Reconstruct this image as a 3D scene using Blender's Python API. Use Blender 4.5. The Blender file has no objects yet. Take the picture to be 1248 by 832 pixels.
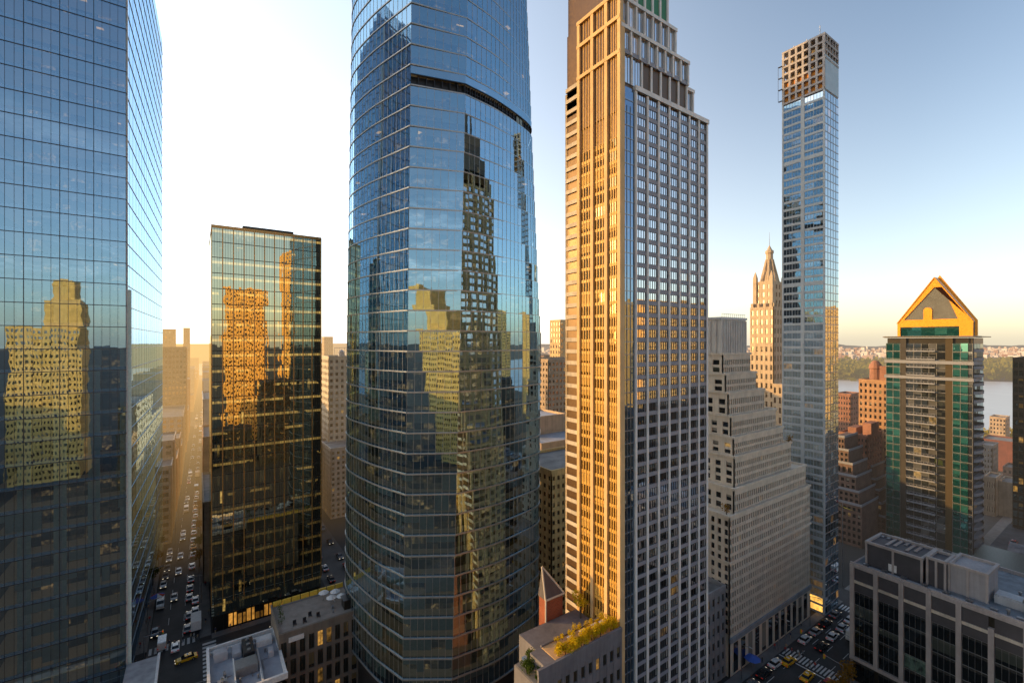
import bpy, math, random
from mathutils import Vector, Matrix
R = random.Random(7)
scene = bpy.context.scene
COL = scene.collection

# ------------------------------------------------------------------ frame of the place
# X runs along the avenues, Y along the cross streets, z up; the photographer stands at (0, 0, 80)
TH = math.atan(384/555.0); CT_, ST_ = math.cos(TH), math.sin(TH); EYE = 80.0
def P(px, d):
    x = (px-624)/555.0*d
    return (x*CT_+d*ST_, -x*ST_+d*CT_)
def ZP(py, d): return EYE-(py-416)/555.0*d
def onY(px, Y):
    t = (px-624)/555.0; d = Y/(-t*ST_+CT_)
    return d*(t*CT_+ST_), d
def onX(px, X):
    t = (px-624)/555.0; d = X/(t*CT_+ST_)
    return d*(-t*ST_+CT_), d
def proj(v):
    x = v[0]*CT_-v[1]*ST_; d = v[0]*ST_+v[1]*CT_
    if d < 1: return None
    return 624+555*x/d, 416+555*(EYE-v[2])/d, d

# ------------------------------------------------------------------ mesh helpers
class MB:
    def __init__(s): s.v=[]; s.f=[]; s.uv=[]; s.m=[]; s.mi=0
    def face(s, pts, uv=None):
        b=len(s.v); s.v += [tuple(p) for p in pts]; n=len(pts)
        s.f.append(tuple(range(b, b+n)))
        s.uv += list(uv) if uv else [(0.,0.)]*n
        s.m.append(s.mi)
    def box(s, x0,x1,y0,y1,z0,z1):
        if x1<x0: x0,x1=x1,x0
        if y1<y0: y0,y1=y1,y0
        s.prism([(x0,y0),(x1,y0),(x1,y1),(x0,y1)], z0, z1)
    def prism(s, poly, z0, z1, poly2=None, cap=True):
        q = poly2 or poly; n=len(poly)
        for i in range(n):
            j=(i+1)%n; a,b,c,d=poly[i],poly[j],q[j],q[i]
            L=math.hypot(b[0]-a[0],b[1]-a[1])
            s.face([(a[0],a[1],z0),(b[0],b[1],z0),(c[0],c[1],z1),(d[0],d[1],z1)],[(0,z0),(L,z0),(L,z1),(0,z1)])
        if cap:
            s.face([(p[0],p[1],z1) for p in q]); s.face([(p[0],p[1],z0) for p in reversed(poly)])
    def obox(s, o, u, n, a0,a1, b0,b1, z0,z1):
        # box in a facade frame: o origin, u along, n outward (2D unit vectors)
        def W(a,b): return (o[0]+u[0]*a+n[0]*b, o[1]+u[1]*a+n[1]*b)
        poly=[W(a0,b0),W(a1,b0),W(a1,b1),W(a0,b1)]
        if u[0]*n[1]-u[1]*n[0] < 0: poly.reverse()
        s.prism(poly,z0,z1)
    def tube(s, p, q, r, r2=None, n=8):
        p=Vector(p); q=Vector(q); r2=r if r2 is None else r2
        d=(q-p).normalized(); a=d.orthogonal().normalized(); b=d.cross(a)
        A=[p+(a*math.cos(t)+b*math.sin(t))*r for t in [2*math.pi*i/n for i in range(n)]]
        B=[q+(a*math.cos(t)+b*math.sin(t))*r2 for t in [2*math.pi*i/n for i in range(n)]]
        for i in range(n):
            j=(i+1)%n; s.face([A[i],A[j],B[j],B[i]])
        s.face(list(reversed(A))); s.face(B)
    def lathe(s, c, prof, n=12):
        for k in range(len(prof)-1):
            (r0,z0),(r1,z1)=prof[k],prof[k+1]
            for i in range(n):
                t0=2*math.pi*i/n; t1=2*math.pi*(i+1)/n
                s.face([(c[0]+r0*math.cos(t0),c[1]+r0*math.sin(t0),z0),(c[0]+r0*math.cos(t1),c[1]+r0*math.sin(t1),z0),
                        (c[0]+r1*math.cos(t1),c[1]+r1*math.sin(t1),z1),(c[0]+r1*math.cos(t0),c[1]+r1*math.sin(t0),z1)])
    def mesh(s, name, mats, org=(0,0,0)):
        me=bpy.data.meshes.new(name)
        me.from_pydata([(a-org[0],b-org[1],c-org[2]) for a,b,c in s.v],[],s.f)
        if not isinstance(mats,(list,tuple)): mats=[mats]
        for m in mats: me.materials.append(m)
        uvl=me.uv_layers.new(name='UVMap'); flat=[k for p in s.uv for k in p]
        uvl.data.foreach_set('uv', flat)
        if len(mats)>1: me.polygons.foreach_set('material_index', s.m)
        return me
    def build(s, name, mats, parent=None):
        org=(0,0,0)
        if parent is not None:
            r=parent
            while r.parent: r=r.parent
            org=r['_org'] if '_org' in r else tuple(r.location)
        o=bpy.data.objects.new(name, s.mesh(name,mats,org)); COL.objects.link(o)
        if parent is not None: o.parent=parent
        return o

def tag(o, label=None, cat=None, group=None, kind=None):
    if label: o['label']=label
    if cat: o['category']=cat
    if group: o['group']=group
    if kind: o['kind']=kind
    return o
def empty(name, loc, label, cat, group=None, rz=0):
    o=bpy.data.objects.new(name,None); COL.objects.link(o); o.location=loc; o.rotation_euler=(0,0,rz)
    o.empty_display_size=.5
    return tag(o,label,cat,group)
def copy_tree(o, parent=None):
    c=o.copy(); COL.objects.link(c)
    if parent is not None: c.parent=parent
    for ch in list(o.children): copy_tree(ch,c)
    return c

# ------------------------------------------------------------------ windows: gathered, then built as individuals / stuff
WIN=[]   # (root, quad, mat, framemat, muls)
def window(root, quad, mat, frame=None, muls=0):
    WIN.append((root,[Vector(q) for q in quad],mat,frame,muls))
def win_mb(q, uo):
    mb=MB(); mb.face(q,[(uo+.02,uo+.02),(uo+.98,uo+.02),(uo+.98,uo+.98),(uo+.02,uo+.98)]); return mb
def frame_into(mb, q, muls):
    a,b,c,d=q; u=(b-a); w=u.length; u=u/w; up=(d-a); h=up.length; up=up/h
    n=u.cross(up)
    def bar(p0,p1,side,t):
        e=.07
        pts=[p0,p1,p1+side*t,p0+side*t]
        mb.face([p+n*e for p in pts])
        mb.face([pts[3]+n*e,pts[2]+n*e,pts[2],pts[3]]); mb.face([pts[0],pts[1],pts[1]+n*e,pts[0]+n*e])
    t=min(.055,w*.035)
    bar(a,b,up,t); bar(d-up*t,c-up*t,up,t); bar(a,d,u,t); bar(b-u*t,c-u*t,u,t)
    for k in range(muls):
        f=(k+1)/(muls+1); bar(a+u*(w*f-t*.4),d+u*(w*f-t*.4),u,t*.8)
def flush_windows():
    bpy.context.view_layer.update()
    dg=bpy.context.evaluated_depsgraph_get()
    eye=Vector((0,0,EYE)); by={}
    for it in WIN: by.setdefault(it[0].name,[]).append(it)
    for rn,items in by.items():
        root=items[0][0]; org=Vector(root.location); M=Matrix.Translation(org)@root.rotation_euler.to_matrix().to_4x4()@Matrix.Translation(-org)
        sc=[]
        for k,it in enumerate(items):
            q=[M@p for p in it[1]]; c=(q[0]+q[2])/2; pr=proj(c); a=0
            n=(q[1]-q[0]).cross(q[3]-q[0])
            if pr and n.dot(eye-c)>0 and -20<pr[0]<1268 and -20<pr[1]<852:
                pts=[proj(p) for p in q]
                if all(pts):
                    for i in range(4):
                        j=(i+1)%4; a+=pts[i][0]*pts[j][1]-pts[j][0]*pts[i][1]
                    a=abs(a)/2
                    d=c-eye; L=d.length; hit=scene.ray_cast(dg,eye,d/L,distance=L-.6)[0]
                    if hit: a=0
            sc.append((a,k))
        sc.sort(reverse=True)
        best=[k for a,k in sc[:100] if a>.8] if len(items)>100 else [k for a,k in sc]
        bs=set(best)
        for k in best:
            r,q,mat,fr,mu=items[k]
            w=win_mb(q,k).build('window',mat,root)
            if fr:
                fm=MB(); frame_into(fm,q,mu); fm.build('window_frame',fr,w)
        rest={}
        for k,it in enumerate(items):
            if k not in bs: rest.setdefault((it[2].name, it[3].name if it[3] else ''),[]).append((k,it))
        for key,lst in rest.items():
            mb=MB(); fm=MB()
            for k,it in lst:
                uo=k; mb.face(it[1],[(uo+.02,uo+.02),(uo+.98,uo+.02),(uo+.98,uo+.98),(uo+.02,uo+.98)])
                if it[3]: frame_into(fm,it[1],it[4])
            o=mb.build('window',lst[0][1][2],root); o['kind']='stuff'
            if fm.v: fm.build('window_frame',lst[0][1][3],o)

# ------------------------------------------------------------------ materials
class NT:
    def __init__(s,name):
        s.mat=bpy.data.materials.new(name); s.mat.use_nodes=True; s.t=s.mat.node_tree; s.t.nodes.clear()
        s.out=s.t.nodes.new('ShaderNodeOutputMaterial')
    def n(s,typ,ins=None,**kw):
        nd=s.t.nodes.new('ShaderNode'+typ)
        for k,v in kw.items(): setattr(nd,k,v)
        for k,v in (ins or {}).items(): s.set(nd.inputs[k],v)
        return nd
    def set(s,sock,v):
        if isinstance(v,bpy.types.NodeSocket): s.t.links.new(v,sock)
        elif isinstance(v,bpy.types.Node): s.t.links.new(v.outputs[0],sock)
        else:
            if sock.type=='RGBA' and len(v)==3: v=(*v,1)
            sock.default_value=v
    def math(s,op,a,b=0.,c=None,clamp=False):
        nd=s.n('Math',{0:a,1:b},operation=op,use_clamp=clamp)
        if c is not None: s.set(nd.inputs[2],c)
        return nd.outputs[0]
    def vmath(s,op,a,b=(0,0,0)):
        return s.n('VectorMath',{0:a,1:b},operation=op)
    def mix(s,f,a,b,mode='MIX'):
        nd=s.n('Mix',data_type='RGBA',blend_type=mode)
        s.set(nd.inputs[0],f); s.set(nd.inputs[6],a); s.set(nd.inputs[7],b)
        return nd.outputs[2]
    def mapr(s,v,a,b,c,d):
        return s.n('MapRange',{0:v,1:a,2:b,3:c,4:d}).outputs[0]
    def pos(s):
        return s.n('NewGeometry').outputs['Position']
    def noise(s,vec,scale,detail=3,rough=.6):
        return s.n('TexNoise',{'Vector':vec,'Scale':scale,'Detail':detail,'Roughness':rough}).outputs[0]
    def wn(s,vec):
        return s.n('TexWhiteNoise',{'Vector':vec},noise_dimensions='3D')
    def finish(s,sh,paint_haze=True):
        if paint_haze:  # aerial haze painted into the material as emission that grows with distance
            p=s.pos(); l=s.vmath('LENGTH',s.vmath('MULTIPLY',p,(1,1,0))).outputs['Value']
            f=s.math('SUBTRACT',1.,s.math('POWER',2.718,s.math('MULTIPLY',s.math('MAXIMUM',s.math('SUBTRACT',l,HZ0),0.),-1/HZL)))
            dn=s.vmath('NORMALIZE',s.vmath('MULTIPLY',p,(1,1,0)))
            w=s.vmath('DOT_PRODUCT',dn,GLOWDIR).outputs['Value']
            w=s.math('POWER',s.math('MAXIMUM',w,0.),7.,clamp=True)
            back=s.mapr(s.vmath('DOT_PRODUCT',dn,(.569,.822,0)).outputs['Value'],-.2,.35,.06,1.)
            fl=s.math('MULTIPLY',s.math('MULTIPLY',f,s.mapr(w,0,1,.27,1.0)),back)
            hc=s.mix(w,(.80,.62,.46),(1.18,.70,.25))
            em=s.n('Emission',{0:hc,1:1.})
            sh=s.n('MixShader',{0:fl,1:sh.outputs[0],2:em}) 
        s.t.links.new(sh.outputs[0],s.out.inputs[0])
        return s.mat
HZ0, HZL = 190., 620.
GLOWDIR=(-.12,.99,0)
MATS={}
def stone(name,c,var=.18,rough=.85,streak=.25,scale=.35,bands=None):
    if name in MATS: return MATS[name]
    t=NT(name); p=t.pos()
    n1=t.noise(p,scale,5); sv=t.vmath('MULTIPLY',p,(1.6,1.6,.06)); n2=t.noise(sv,1.,4)
    v=t.math('ADD',t.mapr(n1,.3,.7,1-var,1+var),t.mapr(n2,.35,.75,0,-streak))
    col=t.mix(1.,(c[0],c[1],c[2],1),t.n('CombineColor',{0:v,1:v,2:v}).outputs[0],'MULTIPLY')
    n3=t.noise(p,6.,3)
    b=t.n('Bump',{'Strength':.25,'Distance':.05,'Height':n3})
    sh=t.n('BsdfPrincipled',{'Base Color':col,'Roughness':rough,'Normal':b.outputs[0]})
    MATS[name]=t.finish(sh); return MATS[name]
def brick(name,c1,c2,mortar,sc=1.):
    t=NT(name); p=t.pos(); g=t.n('NewGeometry'); 
    sx=t.n('SeparateXYZ',{0:p}); u=t.math('ADD',sx.outputs[0],sx.outputs[1])
    v=t.n('CombineXYZ',{0:u,1:sx.outputs[2],2:0.})
    br=t.n('TexBrick',{'Vector':v.outputs[0],'Color1':c1,'Color2':c2,'Mortar':mortar,'Scale':sc,'Mortar Size':.03,'Brick Width':.8,'Row Height':.3})
    n1=t.noise(p,.25,5); col=t.mix(1.,br.outputs[0],t.n('CombineColor',{0:t.mapr(n1,.3,.7,.7,1.2),1:t.mapr(n1,.3,.7,.7,1.2),2:t.mapr(n1,.3,.7,.7,1.2)}).outputs[0],'MULTIPLY')
    sh=t.n('BsdfPrincipled',{'Base Color':col,'Roughness':.9})
    return t.finish(sh)
def paint(name,c,rough=.45,metal=0.,paint_haze=True,emis=None,es=0.):
    if name in MATS: return MATS[name]
    t=NT(name); p=t.pos(); n=t.noise(p,2.2,4)
    v=t.mapr(n,.3,.7,.85,1.1)
    col=t.mix(1.,(c[0],c[1],c[2],1),t.n('CombineColor',{0:v,1:v,2:v}).outputs[0],'MULTIPLY')
    ins={'Base Color':col,'Roughness':t.mapr(n,.3,.7,rough*.85,min(1,rough*1.2)),'Metallic':metal}
    if emis: ins['Emission Color']=emis; ins['Emission Strength']=es
    sh=t.n('BsdfPrincipled',ins)
    MATS[name]=t.finish(sh,paint_haze); return MATS[name]
def glassnormal(t,amp,wav):
    uv=t.n('UVMap').outputs[0]; fl=t.vmath('FLOOR',uv).outputs[0]
    g=t.n('NewGeometry'); r=t.wn(fl)
    d=t.vmath('MULTIPLY',t.vmath('SUBTRACT',r.outputs[1],(.5,.5,.5)),(amp,amp,amp*.6))
    nz=t.n('TexNoise',{'Vector':g.outputs['Position'],'Scale':.33,'Detail':2.})
    d2=t.vmath('MULTIPLY',t.vmath('SUBTRACT',nz.outputs[1],(.5,.5,.5)),(wav,wav,wav*.5))
    N=t.vmath('NORMALIZE',t.vmath('ADD',g.outputs['Normal'],t.vmath('ADD',d,d2)))
    return uv,fl,N.outputs[0],g
def refl(t,mn,N,ior=1.5):
    F=t.n('Fresnel',{'IOR':ior}).outputs[0]
    return t.math('ADD',mn,t.math('MULTIPLY',F,1-mn),clamp=True)
def glass(name,tint=(.5,.75,.9),mn=.35,dark=(.012,.016,.02),blind=(.3,.3,.28),blind_p=.15,lit=(1,.6,.2),lit_p=.06,lit_s=.6,
          strip=0.,amp=.012,wav=.02,spandrel=0.,sp_col=(.05,.07,.09),gl=None):
    """opaque window glass: reflecting coat over a dim room with blinds, some of them lit; floor strips of ceiling light on request"""
    t=NT(name); uv,fl,N,g=glassnormal(t,amp,wav)
    r=t.wn(fl).outputs[0]; r2=t.wn(t.vmath('ADD',fl,(17.3,5.1,2.))).outputs[0]; r3=t.wn(t.vmath('ADD',fl,(3.7,51.1,8.))).outputs[0]
    fr=t.n('SeparateXYZ',{0:t.vmath('FRACTION',uv).outputs[0]}); v=fr.outputs[1]
    drop=t.math('GREATER_THAN',v,r3)
    bl=t.math('MULTIPLY',t.math('LESS_THAN',r,blind_p),drop)
    base=t.mix(bl,dark,blind)
    base=t.mix(t.math('MULTIPLY',t.math('GREATER_THAN',v,.8),.25),base,(.16,.15,.13))
    em=t.math('MULTIPLY',t.math('LESS_THAN',r2,lit_p),t.mapr(r3,0,1,.25,1.))
    p=g.outputs['Position']; n4=t.noise(p,.9,3); em=t.math('MULTIPLY',em,t.mapr(n4,.35,.65,.1,1.4))
    if strip>0:
        sy=t.n('SeparateXYZ',{0:fl}); rowr=t.wn(t.n('CombineXYZ',{0:3.,1:sy.outputs[1],2:1.}).outputs[0]).outputs[0]
        n5=t.noise(p,.16,4); band=t.math('MULTIPLY',t.math('GREATER_THAN',v,.60),t.math('LESS_THAN',v,.76)); band=t.math('MULTIPLY',band,t.mapr(t.n('SeparateXYZ',{0:p}).outputs[2],28,78,.12,1.))
        on=t.math('MULTIPLY',band,t.math('GREATER_THAN',t.math('ADD',t.math('MULTIPLY',rowr,.35),n5),.86-strip*.5))
        em=t.math('ADD',em,t.math('MULTIPLY',on,t.mapr(r3,0,1,.5,1.3)))
    if spandrel>0:
        sp=t.math('LESS_THAN',v,spandrel); base=t.mix(sp,base,sp_col)
        em=t.math('MULTIPLY',em,t.math('SUBTRACT',1.,sp))
    inn=t.n('BsdfPrincipled',{'Base Color':base,'Roughness':.7,'Specular IOR Level':0.,'Emission Color':lit,'Emission Strength':t.math('MULTIPLY',em,lit_s)})
    gs=t.n('BsdfGlossy',{'Color':tint,'Roughness':.015,'Normal':N})
    sh=t.n('MixShader',{0:refl(t,mn,N),1:inn.outputs[0],2:gs.outputs[0]})
    return t.finish(sh)
def clear_glass(name,tint=(.4,.7,.9),mn=.35,through=(.5,.6,.6),amp=.010,wav=.018,spandrel=.22,sp_col=(.05,.08,.10)):
    """real see-through curtain wall pane with an opaque spandrel strip at the floor line"""
    t=NT(name); uv,fl,N,g=glassnormal(t,amp,wav)
    v=t.n('SeparateXYZ',{0:t.vmath('FRACTION',uv).outputs[0]}).outputs[1]
    r=t.wn(fl).outputs[0]
    tr=t.n('BsdfTransparent',{0:through}); dif=t.n('BsdfDiffuse',{0:sp_col})
    inn=t.n('MixShader',{0:t.math('LESS_THAN',v,spandrel),1:tr.outputs[0],2:dif.outputs[0]})
    tc=t.mix(t.mapr(r,0,1,0,.35),tint,(tint[0]*.7,tint[1]*.85,tint[2]*.9))
    gs=t.n('BsdfGlossy',{'Color':tc,'Roughness':.01,'Normal':N})
    sh=t.n('MixShader',{0:refl(t,mn,N),1:inn.outputs[0],2:gs.outputs[0]})
    return t.finish(sh)
def emit(name,c,s):
    t=NT(name); p=t.pos(); n=t.noise(p,.8,3)
    sh=t.n('Emission',{0:c,1:t.mapr(n,.3,.7,s*.4,s*1.3)}); return t.finish(sh,False)
def foliage(name,c1,c2):
    t=NT(name); p=t.pos(); n=t.noise(p,.5,3); r=t.wn(t.vmath('FLOOR',t.vmath('MULTIPLY',p,(2.3,2.3,2.3))).outputs[0]).outputs[0]
    col=t.mix(t.math('ADD',t.math('MULTIPLY',n,.6),t.math('MULTIPLY',r,.4)),c1,c2)
    d=t.n('BsdfDiffuse',{0:col}); tr=t.n('BsdfTranslucent',{0:col})
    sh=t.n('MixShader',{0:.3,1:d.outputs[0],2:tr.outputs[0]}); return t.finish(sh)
def asphalt(name,c=.05):
    t=NT(name); p=t.pos(); n=t.noise(p,.15,5); n2=t.noise(p,3.,4)
    v=t.math('MULTIPLY',t.mapr(n,.3,.7,.65,1.4),t.mapr(n2,.3,.7,.85,1.15))
    col=t.mix(1.,(c,c*.98,c*.95,1),t.n('CombineColor',{0:v,1:v,2:v}).outputs[0],'MULTIPLY')
    sh=t.n('BsdfPrincipled',{'Base Color':col,'Roughness':.75}); return t.finish(sh)
# ------------------------------------------------------------------ light, sky, camera
SUN_AZ, SUN_EL = 51.0, 10.0      # degrees left of +Y, above the horizon
w = bpy.data.worlds.new("World"); scene.world = w; w.use_nodes = True
def world():
    t=NT.__new__(NT); t.t=w.node_tree; t.t.nodes.clear(); out=t.t.nodes.new('ShaderNodeOutputWorld')
    sk=t.n('TexSky',sky_type='NISHITA'); sk.sun_disc=False
    sk.sun_elevation=math.radians(SUN_EL); sk.sun_rotation=math.radians(-SUN_AZ)
    sk.air_density=1.0; sk.dust_density=1.5; sk.ozone_density=2.0
    d=t.vmath('NORMALIZE',t.n('TexCoord').outputs['Generated']).outputs[0]
    # broad evening glow of the hazy western air, brightest low in the west
    g=Vector((-.30,.95,.20)).normalized()
    c=t.vmath('DOT_PRODUCT',d,tuple(g)).outputs['Value']; c=t.math('MAXIMUM',c,0.)
    g1=t.math('MULTIPLY',t.math('POWER',c,1.6),GLOW1); g2=t.math('MULTIPLY',t.math('POWER',c,26.),GLOW2)
    z=t.n('SeparateXYZ',{0:d}).outputs[2]; hz=t.math('POWER',t.math('SUBTRACT',1.,t.math('MAXIMUM',t.math('ABSOLUTE',z),0.),clamp=True),2.7)
    hz=t.math('MULTIPLY',hz,t.mapr(c,0,1,.62,1.)); 
    a=t.mix(1.,(0,0,0,1),(0,0,0,1))
    def sc(f,col): 
        m=t.vmath('SCALE',col); t.set(m.inputs['Scale'],f); return m.outputs[0]
    s=t.vmath('ADD',sc(SKY_S,sk.outputs[0]),sc(g1,(.80,.88,1.0))).outputs[0]
    s=t.vmath('ADD',s,sc(g2,(1.0,.86,.60))).outputs[0]
    s=t.vmath('ADD',s,sc(t.math('MULTIPLY',hz,HOR),(1.0,.85,.66))).outputs[0]
    # thin bright evening cloud in the east, only seen mirrored in the glass
    e=t.math('MAXIMUM',t.vmath('DOT_PRODUCT',d,(-.3,-.95,.1)).outputs['Value'],0.)
    cl=t.noise(t.vmath('MULTIPLY',d,(5.,5.,26.)).outputs[0],1.2,5)
    band=t.math('MULTIPLY',t.mapr(z,.05,.16,0,1),t.mapr(z,.2,.36,1,0)); band=t.math('MULTIPLY',band,t.math('POWER',e,2.))
    clf=t.math('MULTIPLY',t.mapr(cl,.53,.64,0,1),band)
    s=t.vmath('ADD',s,sc(clf,(.55,.48,.42))).outputs[0]
    bg=t.n('Background',{0:s,1:1.})
    t.t.links.new(bg.outputs[0],out.inputs[0])
SKY_S, GLOW1, GLOW2, HOR = .24, 1.0, .9, 1.0
world()
sl=bpy.data.lights.new('sun','SUN'); sl.energy=5.0; sl.angle=math.radians(.6); sl.color=(1.0,.57,.17)
so=bpy.data.objects.new('sun',sl); COL.objects.link(so)
az,el=math.radians(SUN_AZ),math.radians(SUN_EL)
so.rotation_euler=Vector((-math.sin(az)*math.cos(el),math.cos(az)*math.cos(el),math.sin(el))).to_track_quat('Z','Y').to_euler()
so.location=(-200,200,300)
cd=bpy.data.cameras.new('camera'); cam=bpy.data.objects.new('camera',cd); COL.objects.link(cam); scene.camera=cam
cam.location=(0,0,EYE); cam.rotation_euler=(math.pi/2,0,-TH); cd.sensor_width=36; cd.lens=555/1248*36; cd.clip_end=60000; cd.clip_start=.5
scene.view_settings.view_transform='Standard'; scene.view_settings.look='None'; scene.view_settings.exposure=0
scene.cycles.max_bounces=7; scene.cycles.transparent_max_bounces=10; scene.cycles.glossy_bounces=4; scene.cycles.diffuse_bounces=3
scene.cycles.sample_clamp_indirect=4.0; scene.cycles.use_denoising=True; scene.cycles.caustics_reflective=False

# ------------------------------------------------------------------ shared materials
def roomwall():
    t=NT('room wall'); p=t.pos(); c=t.vmath('FLOOR',t.vmath('MULTIPLY',p,(.42,.42,.9))).outputs[0]; r=t.wn(c)
    n=t.noise(p,1.6,4); v=t.math('MULTIPLY',r.outputs[0],n)
    col=t.mix(t.mapr(v,.1,.5,0,1),(.03,.028,.026),(.42,.30,.16)); em=t.mapr(v,.42,.62,0.,.35)  # brighter patches glow, room light put into the wall itself
    return t.finish(t.n('BsdfPrincipled',{'Base Color':col,'Roughness':.8,'Emission Color':(1.,.62,.25),'Emission Strength':em}),False)
M_steel=paint('steel',(.28,.28,.29),.35,.7); M_dark=paint('dark metal',(.03,.03,.034),.4,.4); M_white=paint('white paint',(.7,.69,.67),.5)
M_silver=paint('silver mullion',(.42,.40,.37),.35,.6); M_rail=paint('pale rail',(.55,.56,.58),.4)
M_slab=stone('slab concrete',(.16,.155,.15)); M_ceil_glow=paint('ceiling',(.42,.40,.37),.8,emis=(1,.72,.40),es=.035)  # ceiling glows faintly, gentle room light put into its material
M_core=roomwall(); M_blind=paint('blind',(.40,.46,.43),.8)
M_lamp=emit('ceiling lamp',(1.,.55,.18),1.1); M_shop=emit('shop light',(1.,.52,.10),1.4)
M_roof=stone('roof gravel',(.20,.19,.18),.3,.95,.1,.3); M_rooflight=stone('pale roof',(.42,.42,.44),.2,.9,.1,.3)
M_conc=stone('concrete',(.34,.32,.30)); M_limestone=stone('limestone',(.44,.39,.33),.14,.85,.22); M_cream=stone('cream stone',(.55,.47,.37))
M_asph=asphalt('asphalt',.045); M_walk=stone('pavement',(.17,.16,.15),.2,.9,0,.4); M_mark=paint('road paint',(.62,.62,.60),.7)
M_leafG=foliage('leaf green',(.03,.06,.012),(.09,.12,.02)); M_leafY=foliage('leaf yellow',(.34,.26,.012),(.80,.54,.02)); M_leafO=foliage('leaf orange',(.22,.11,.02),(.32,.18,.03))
M_bark=stone('bark',(.07,.05,.035))

# ------------------------------------------------------------------ curtain-wall towers with real floors behind see-through panes
def lerp2(a,b,t): return (a[0]+(b[0]-a[0])*t,a[1]+(b[1]-a[1])*t)
def curtain(root, ring, back, z0, z1, pitch, gm, mm, gaps=(), mull=lambda i:(.035,.07), tran=(.13,.09), blind_p=.3, lamp_p=.12, seed=1, core_s=.80, blinds_h=(.25,.95), fl0=0):
    rr=random.Random(seed); nf=int(round((z1-z0)/pitch))
    for k in range(nf):
        za=z0+k*pitch; zb=za+pitch; ra=ring((za+zb)/2); rb=ra; n=len(ra)-1
        cx=sum(p[0] for p in ra+back(za))/len(ra+back(za)); cy=sum(p[1] for p in ra+back(za))/len(ra+back(za))
        closed=ra+back(za); ins=[lerp2(p,(cx,cy),.035) for p in closed]
        sb=MB(); sb.prism(ins,za-.28,za+.22); slab=sb.build('floor_slab',M_ceil_glow if k else M_slab,root)
        core=[lerp2(p,(cx,cy),1-core_s) for p in closed]
        cb=MB(); cb.prism(core,za+.22,zb-.28,cap=False); cb.build('core_wall',M_core,slab)
        if k in gaps and False:
            gb=MB()
            for i in range(n):
                u=Vector((ra[i+1][0]-ra[i][0],ra[i+1][1]-ra[i][1])); L=u.length; u/=L; nn=(u[1],-u[0])
                for f in (0.,):
                    gb.obox(ra[i],u,nn,-.07,.07,-.5,-.25,za,zb)
                gb.obox(ra[i],u,nn,0,L,-.5,-.3,(za+zb)/2-.08,(za+zb)/2+.08)
                gb.obox(ra[i],u,nn,0,L,-.1,.1,za-.1,za+.35); gb.obox(ra[i],u,nn,0,L,-.1,.1,zb-.35,zb+.1)
            gb.build('louvre_grid',M_dark,root); continue
        g=MB(); mb=MB(); bl=MB(); lp=MB(); gap_mb=MB()
        runs=0; state=False; hh=1
        for i in range(n):
            a,b,c,d=ra[i],ra[i+1],rb[i+1],rb[i]; zq=za
            if k in gaps and i>=26:
                u=Vector((b[0]-a[0],b[1]-a[1])); L=u.length; u/=L; nn=(u[1],-u[0]); zq=za+2.3
                gap_mb.obox(a,u,nn,0,L,-1.2,-1.1,za,zq); gap_mb.obox(a,u,nn,-.07,.07,-.9,-.2,za+.25,zq-.2); gap_mb.obox(a,u,nn,0,L,-.1,.12,za+.09,za+.3); gap_mb.obox(a,u,nn,0,L,-.1,.1,zq-.2,zq)
                if i>=33: gap_mb.obox(a,u,nn,0,L,-.5,-.35,za+1.1,za+1.25); gap_mb.obox(a,u,nn,L/2-.06,L/2+.06,-.5,-.3,za+.3,zq-.2)
            g.face([(a[0],a[1],zq),(b[0],b[1],zq),(c[0],c[1],zb),(d[0],d[1],zb)],[(i+.01,k+fl0+.01),(i+.99,k+fl0+.01),(i+.99,k+fl0+.99),(i+.01,k+fl0+.99)])
            u=Vector((b[0]-a[0],b[1]-a[1])); L=u.length; u/=L; nn=Vector((u[1],-u[0]))
            hw,pr=mull(i)
            if hw>0 and zq==za:
                def W(p,s,o): return (p[0]+u[0]*s+nn[0]*o,p[1]+u[1]*s+nn[1]*o)
                A0,A1,B1,B0=W(a,-hw,.0),W(a,-hw,pr),W(a,hw,pr),W(a,hw,0.)
                T0,T1,U1,U0=W(d,-hw,.0),W(d,-hw,pr),W(d,hw,pr),W(d,hw,0.)
                mb.face([(*A1,za),(*B1,za),(*U1,zb),(*T1,zb)]); mb.face([(*A0,za),(*A1,za),(*T1,zb),(*T0,zb)]); mb.face([(*B1,za),(*B0,za),(*U0,zb),(*U1,zb)])
            mb.obox(a,u,nn,0,L,-.02,tran[1],za-tran[0]/2,za+tran[0]/2)
            if runs<=0:
                state=rr.random()<blind_p; runs=rr.choice([1,1,2,3,4]); hh=rr.uniform(*blinds_h)
            runs-=1
            if state and L<6:
                zt=zb-.3; zl=zt-(pitch-.9)*hh
                q=[(a[0]-nn[0]*.3,a[1]-nn[1]*.3),(b[0]-nn[0]*.3,b[1]-nn[1]*.3)]
                bl.face([(*q[0],zl),(*q[1],zl),(*q[1],zt),(*q[0],zt)])
            if rr.random()<lamp_p*(1 if za<95 else .12) and L<6:
                o1=rr.uniform(1.2,2.2); o2=o1+rr.uniform(.3,1.0)
                qa=[(a[0]-nn[0]*o1,a[1]-nn[1]*o1),(b[0]-nn[0]*o1,b[1]-nn[1]*o1),(b[0]-nn[0]*o2,b[1]-nn[1]*o2),(a[0]-nn[0]*o2,a[1]-nn[1]*o2)]
                lp.face([(*qa[3],zb-.31),(*qa[2],zb-.31),(*qa[1],zb-.31),(*qa[0],zb-.31)])
        band=g.build('window_band',gm,root); mb.build('mullions',mm,band)
        if gap_mb.v: gap_mb.build('louvre_grid',M_dark,root)
        if bl.v: bl.build('window_blinds',M_blind,band)
        if lp.v: lp.build('ceiling_lights',M_lamp,slab)

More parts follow.
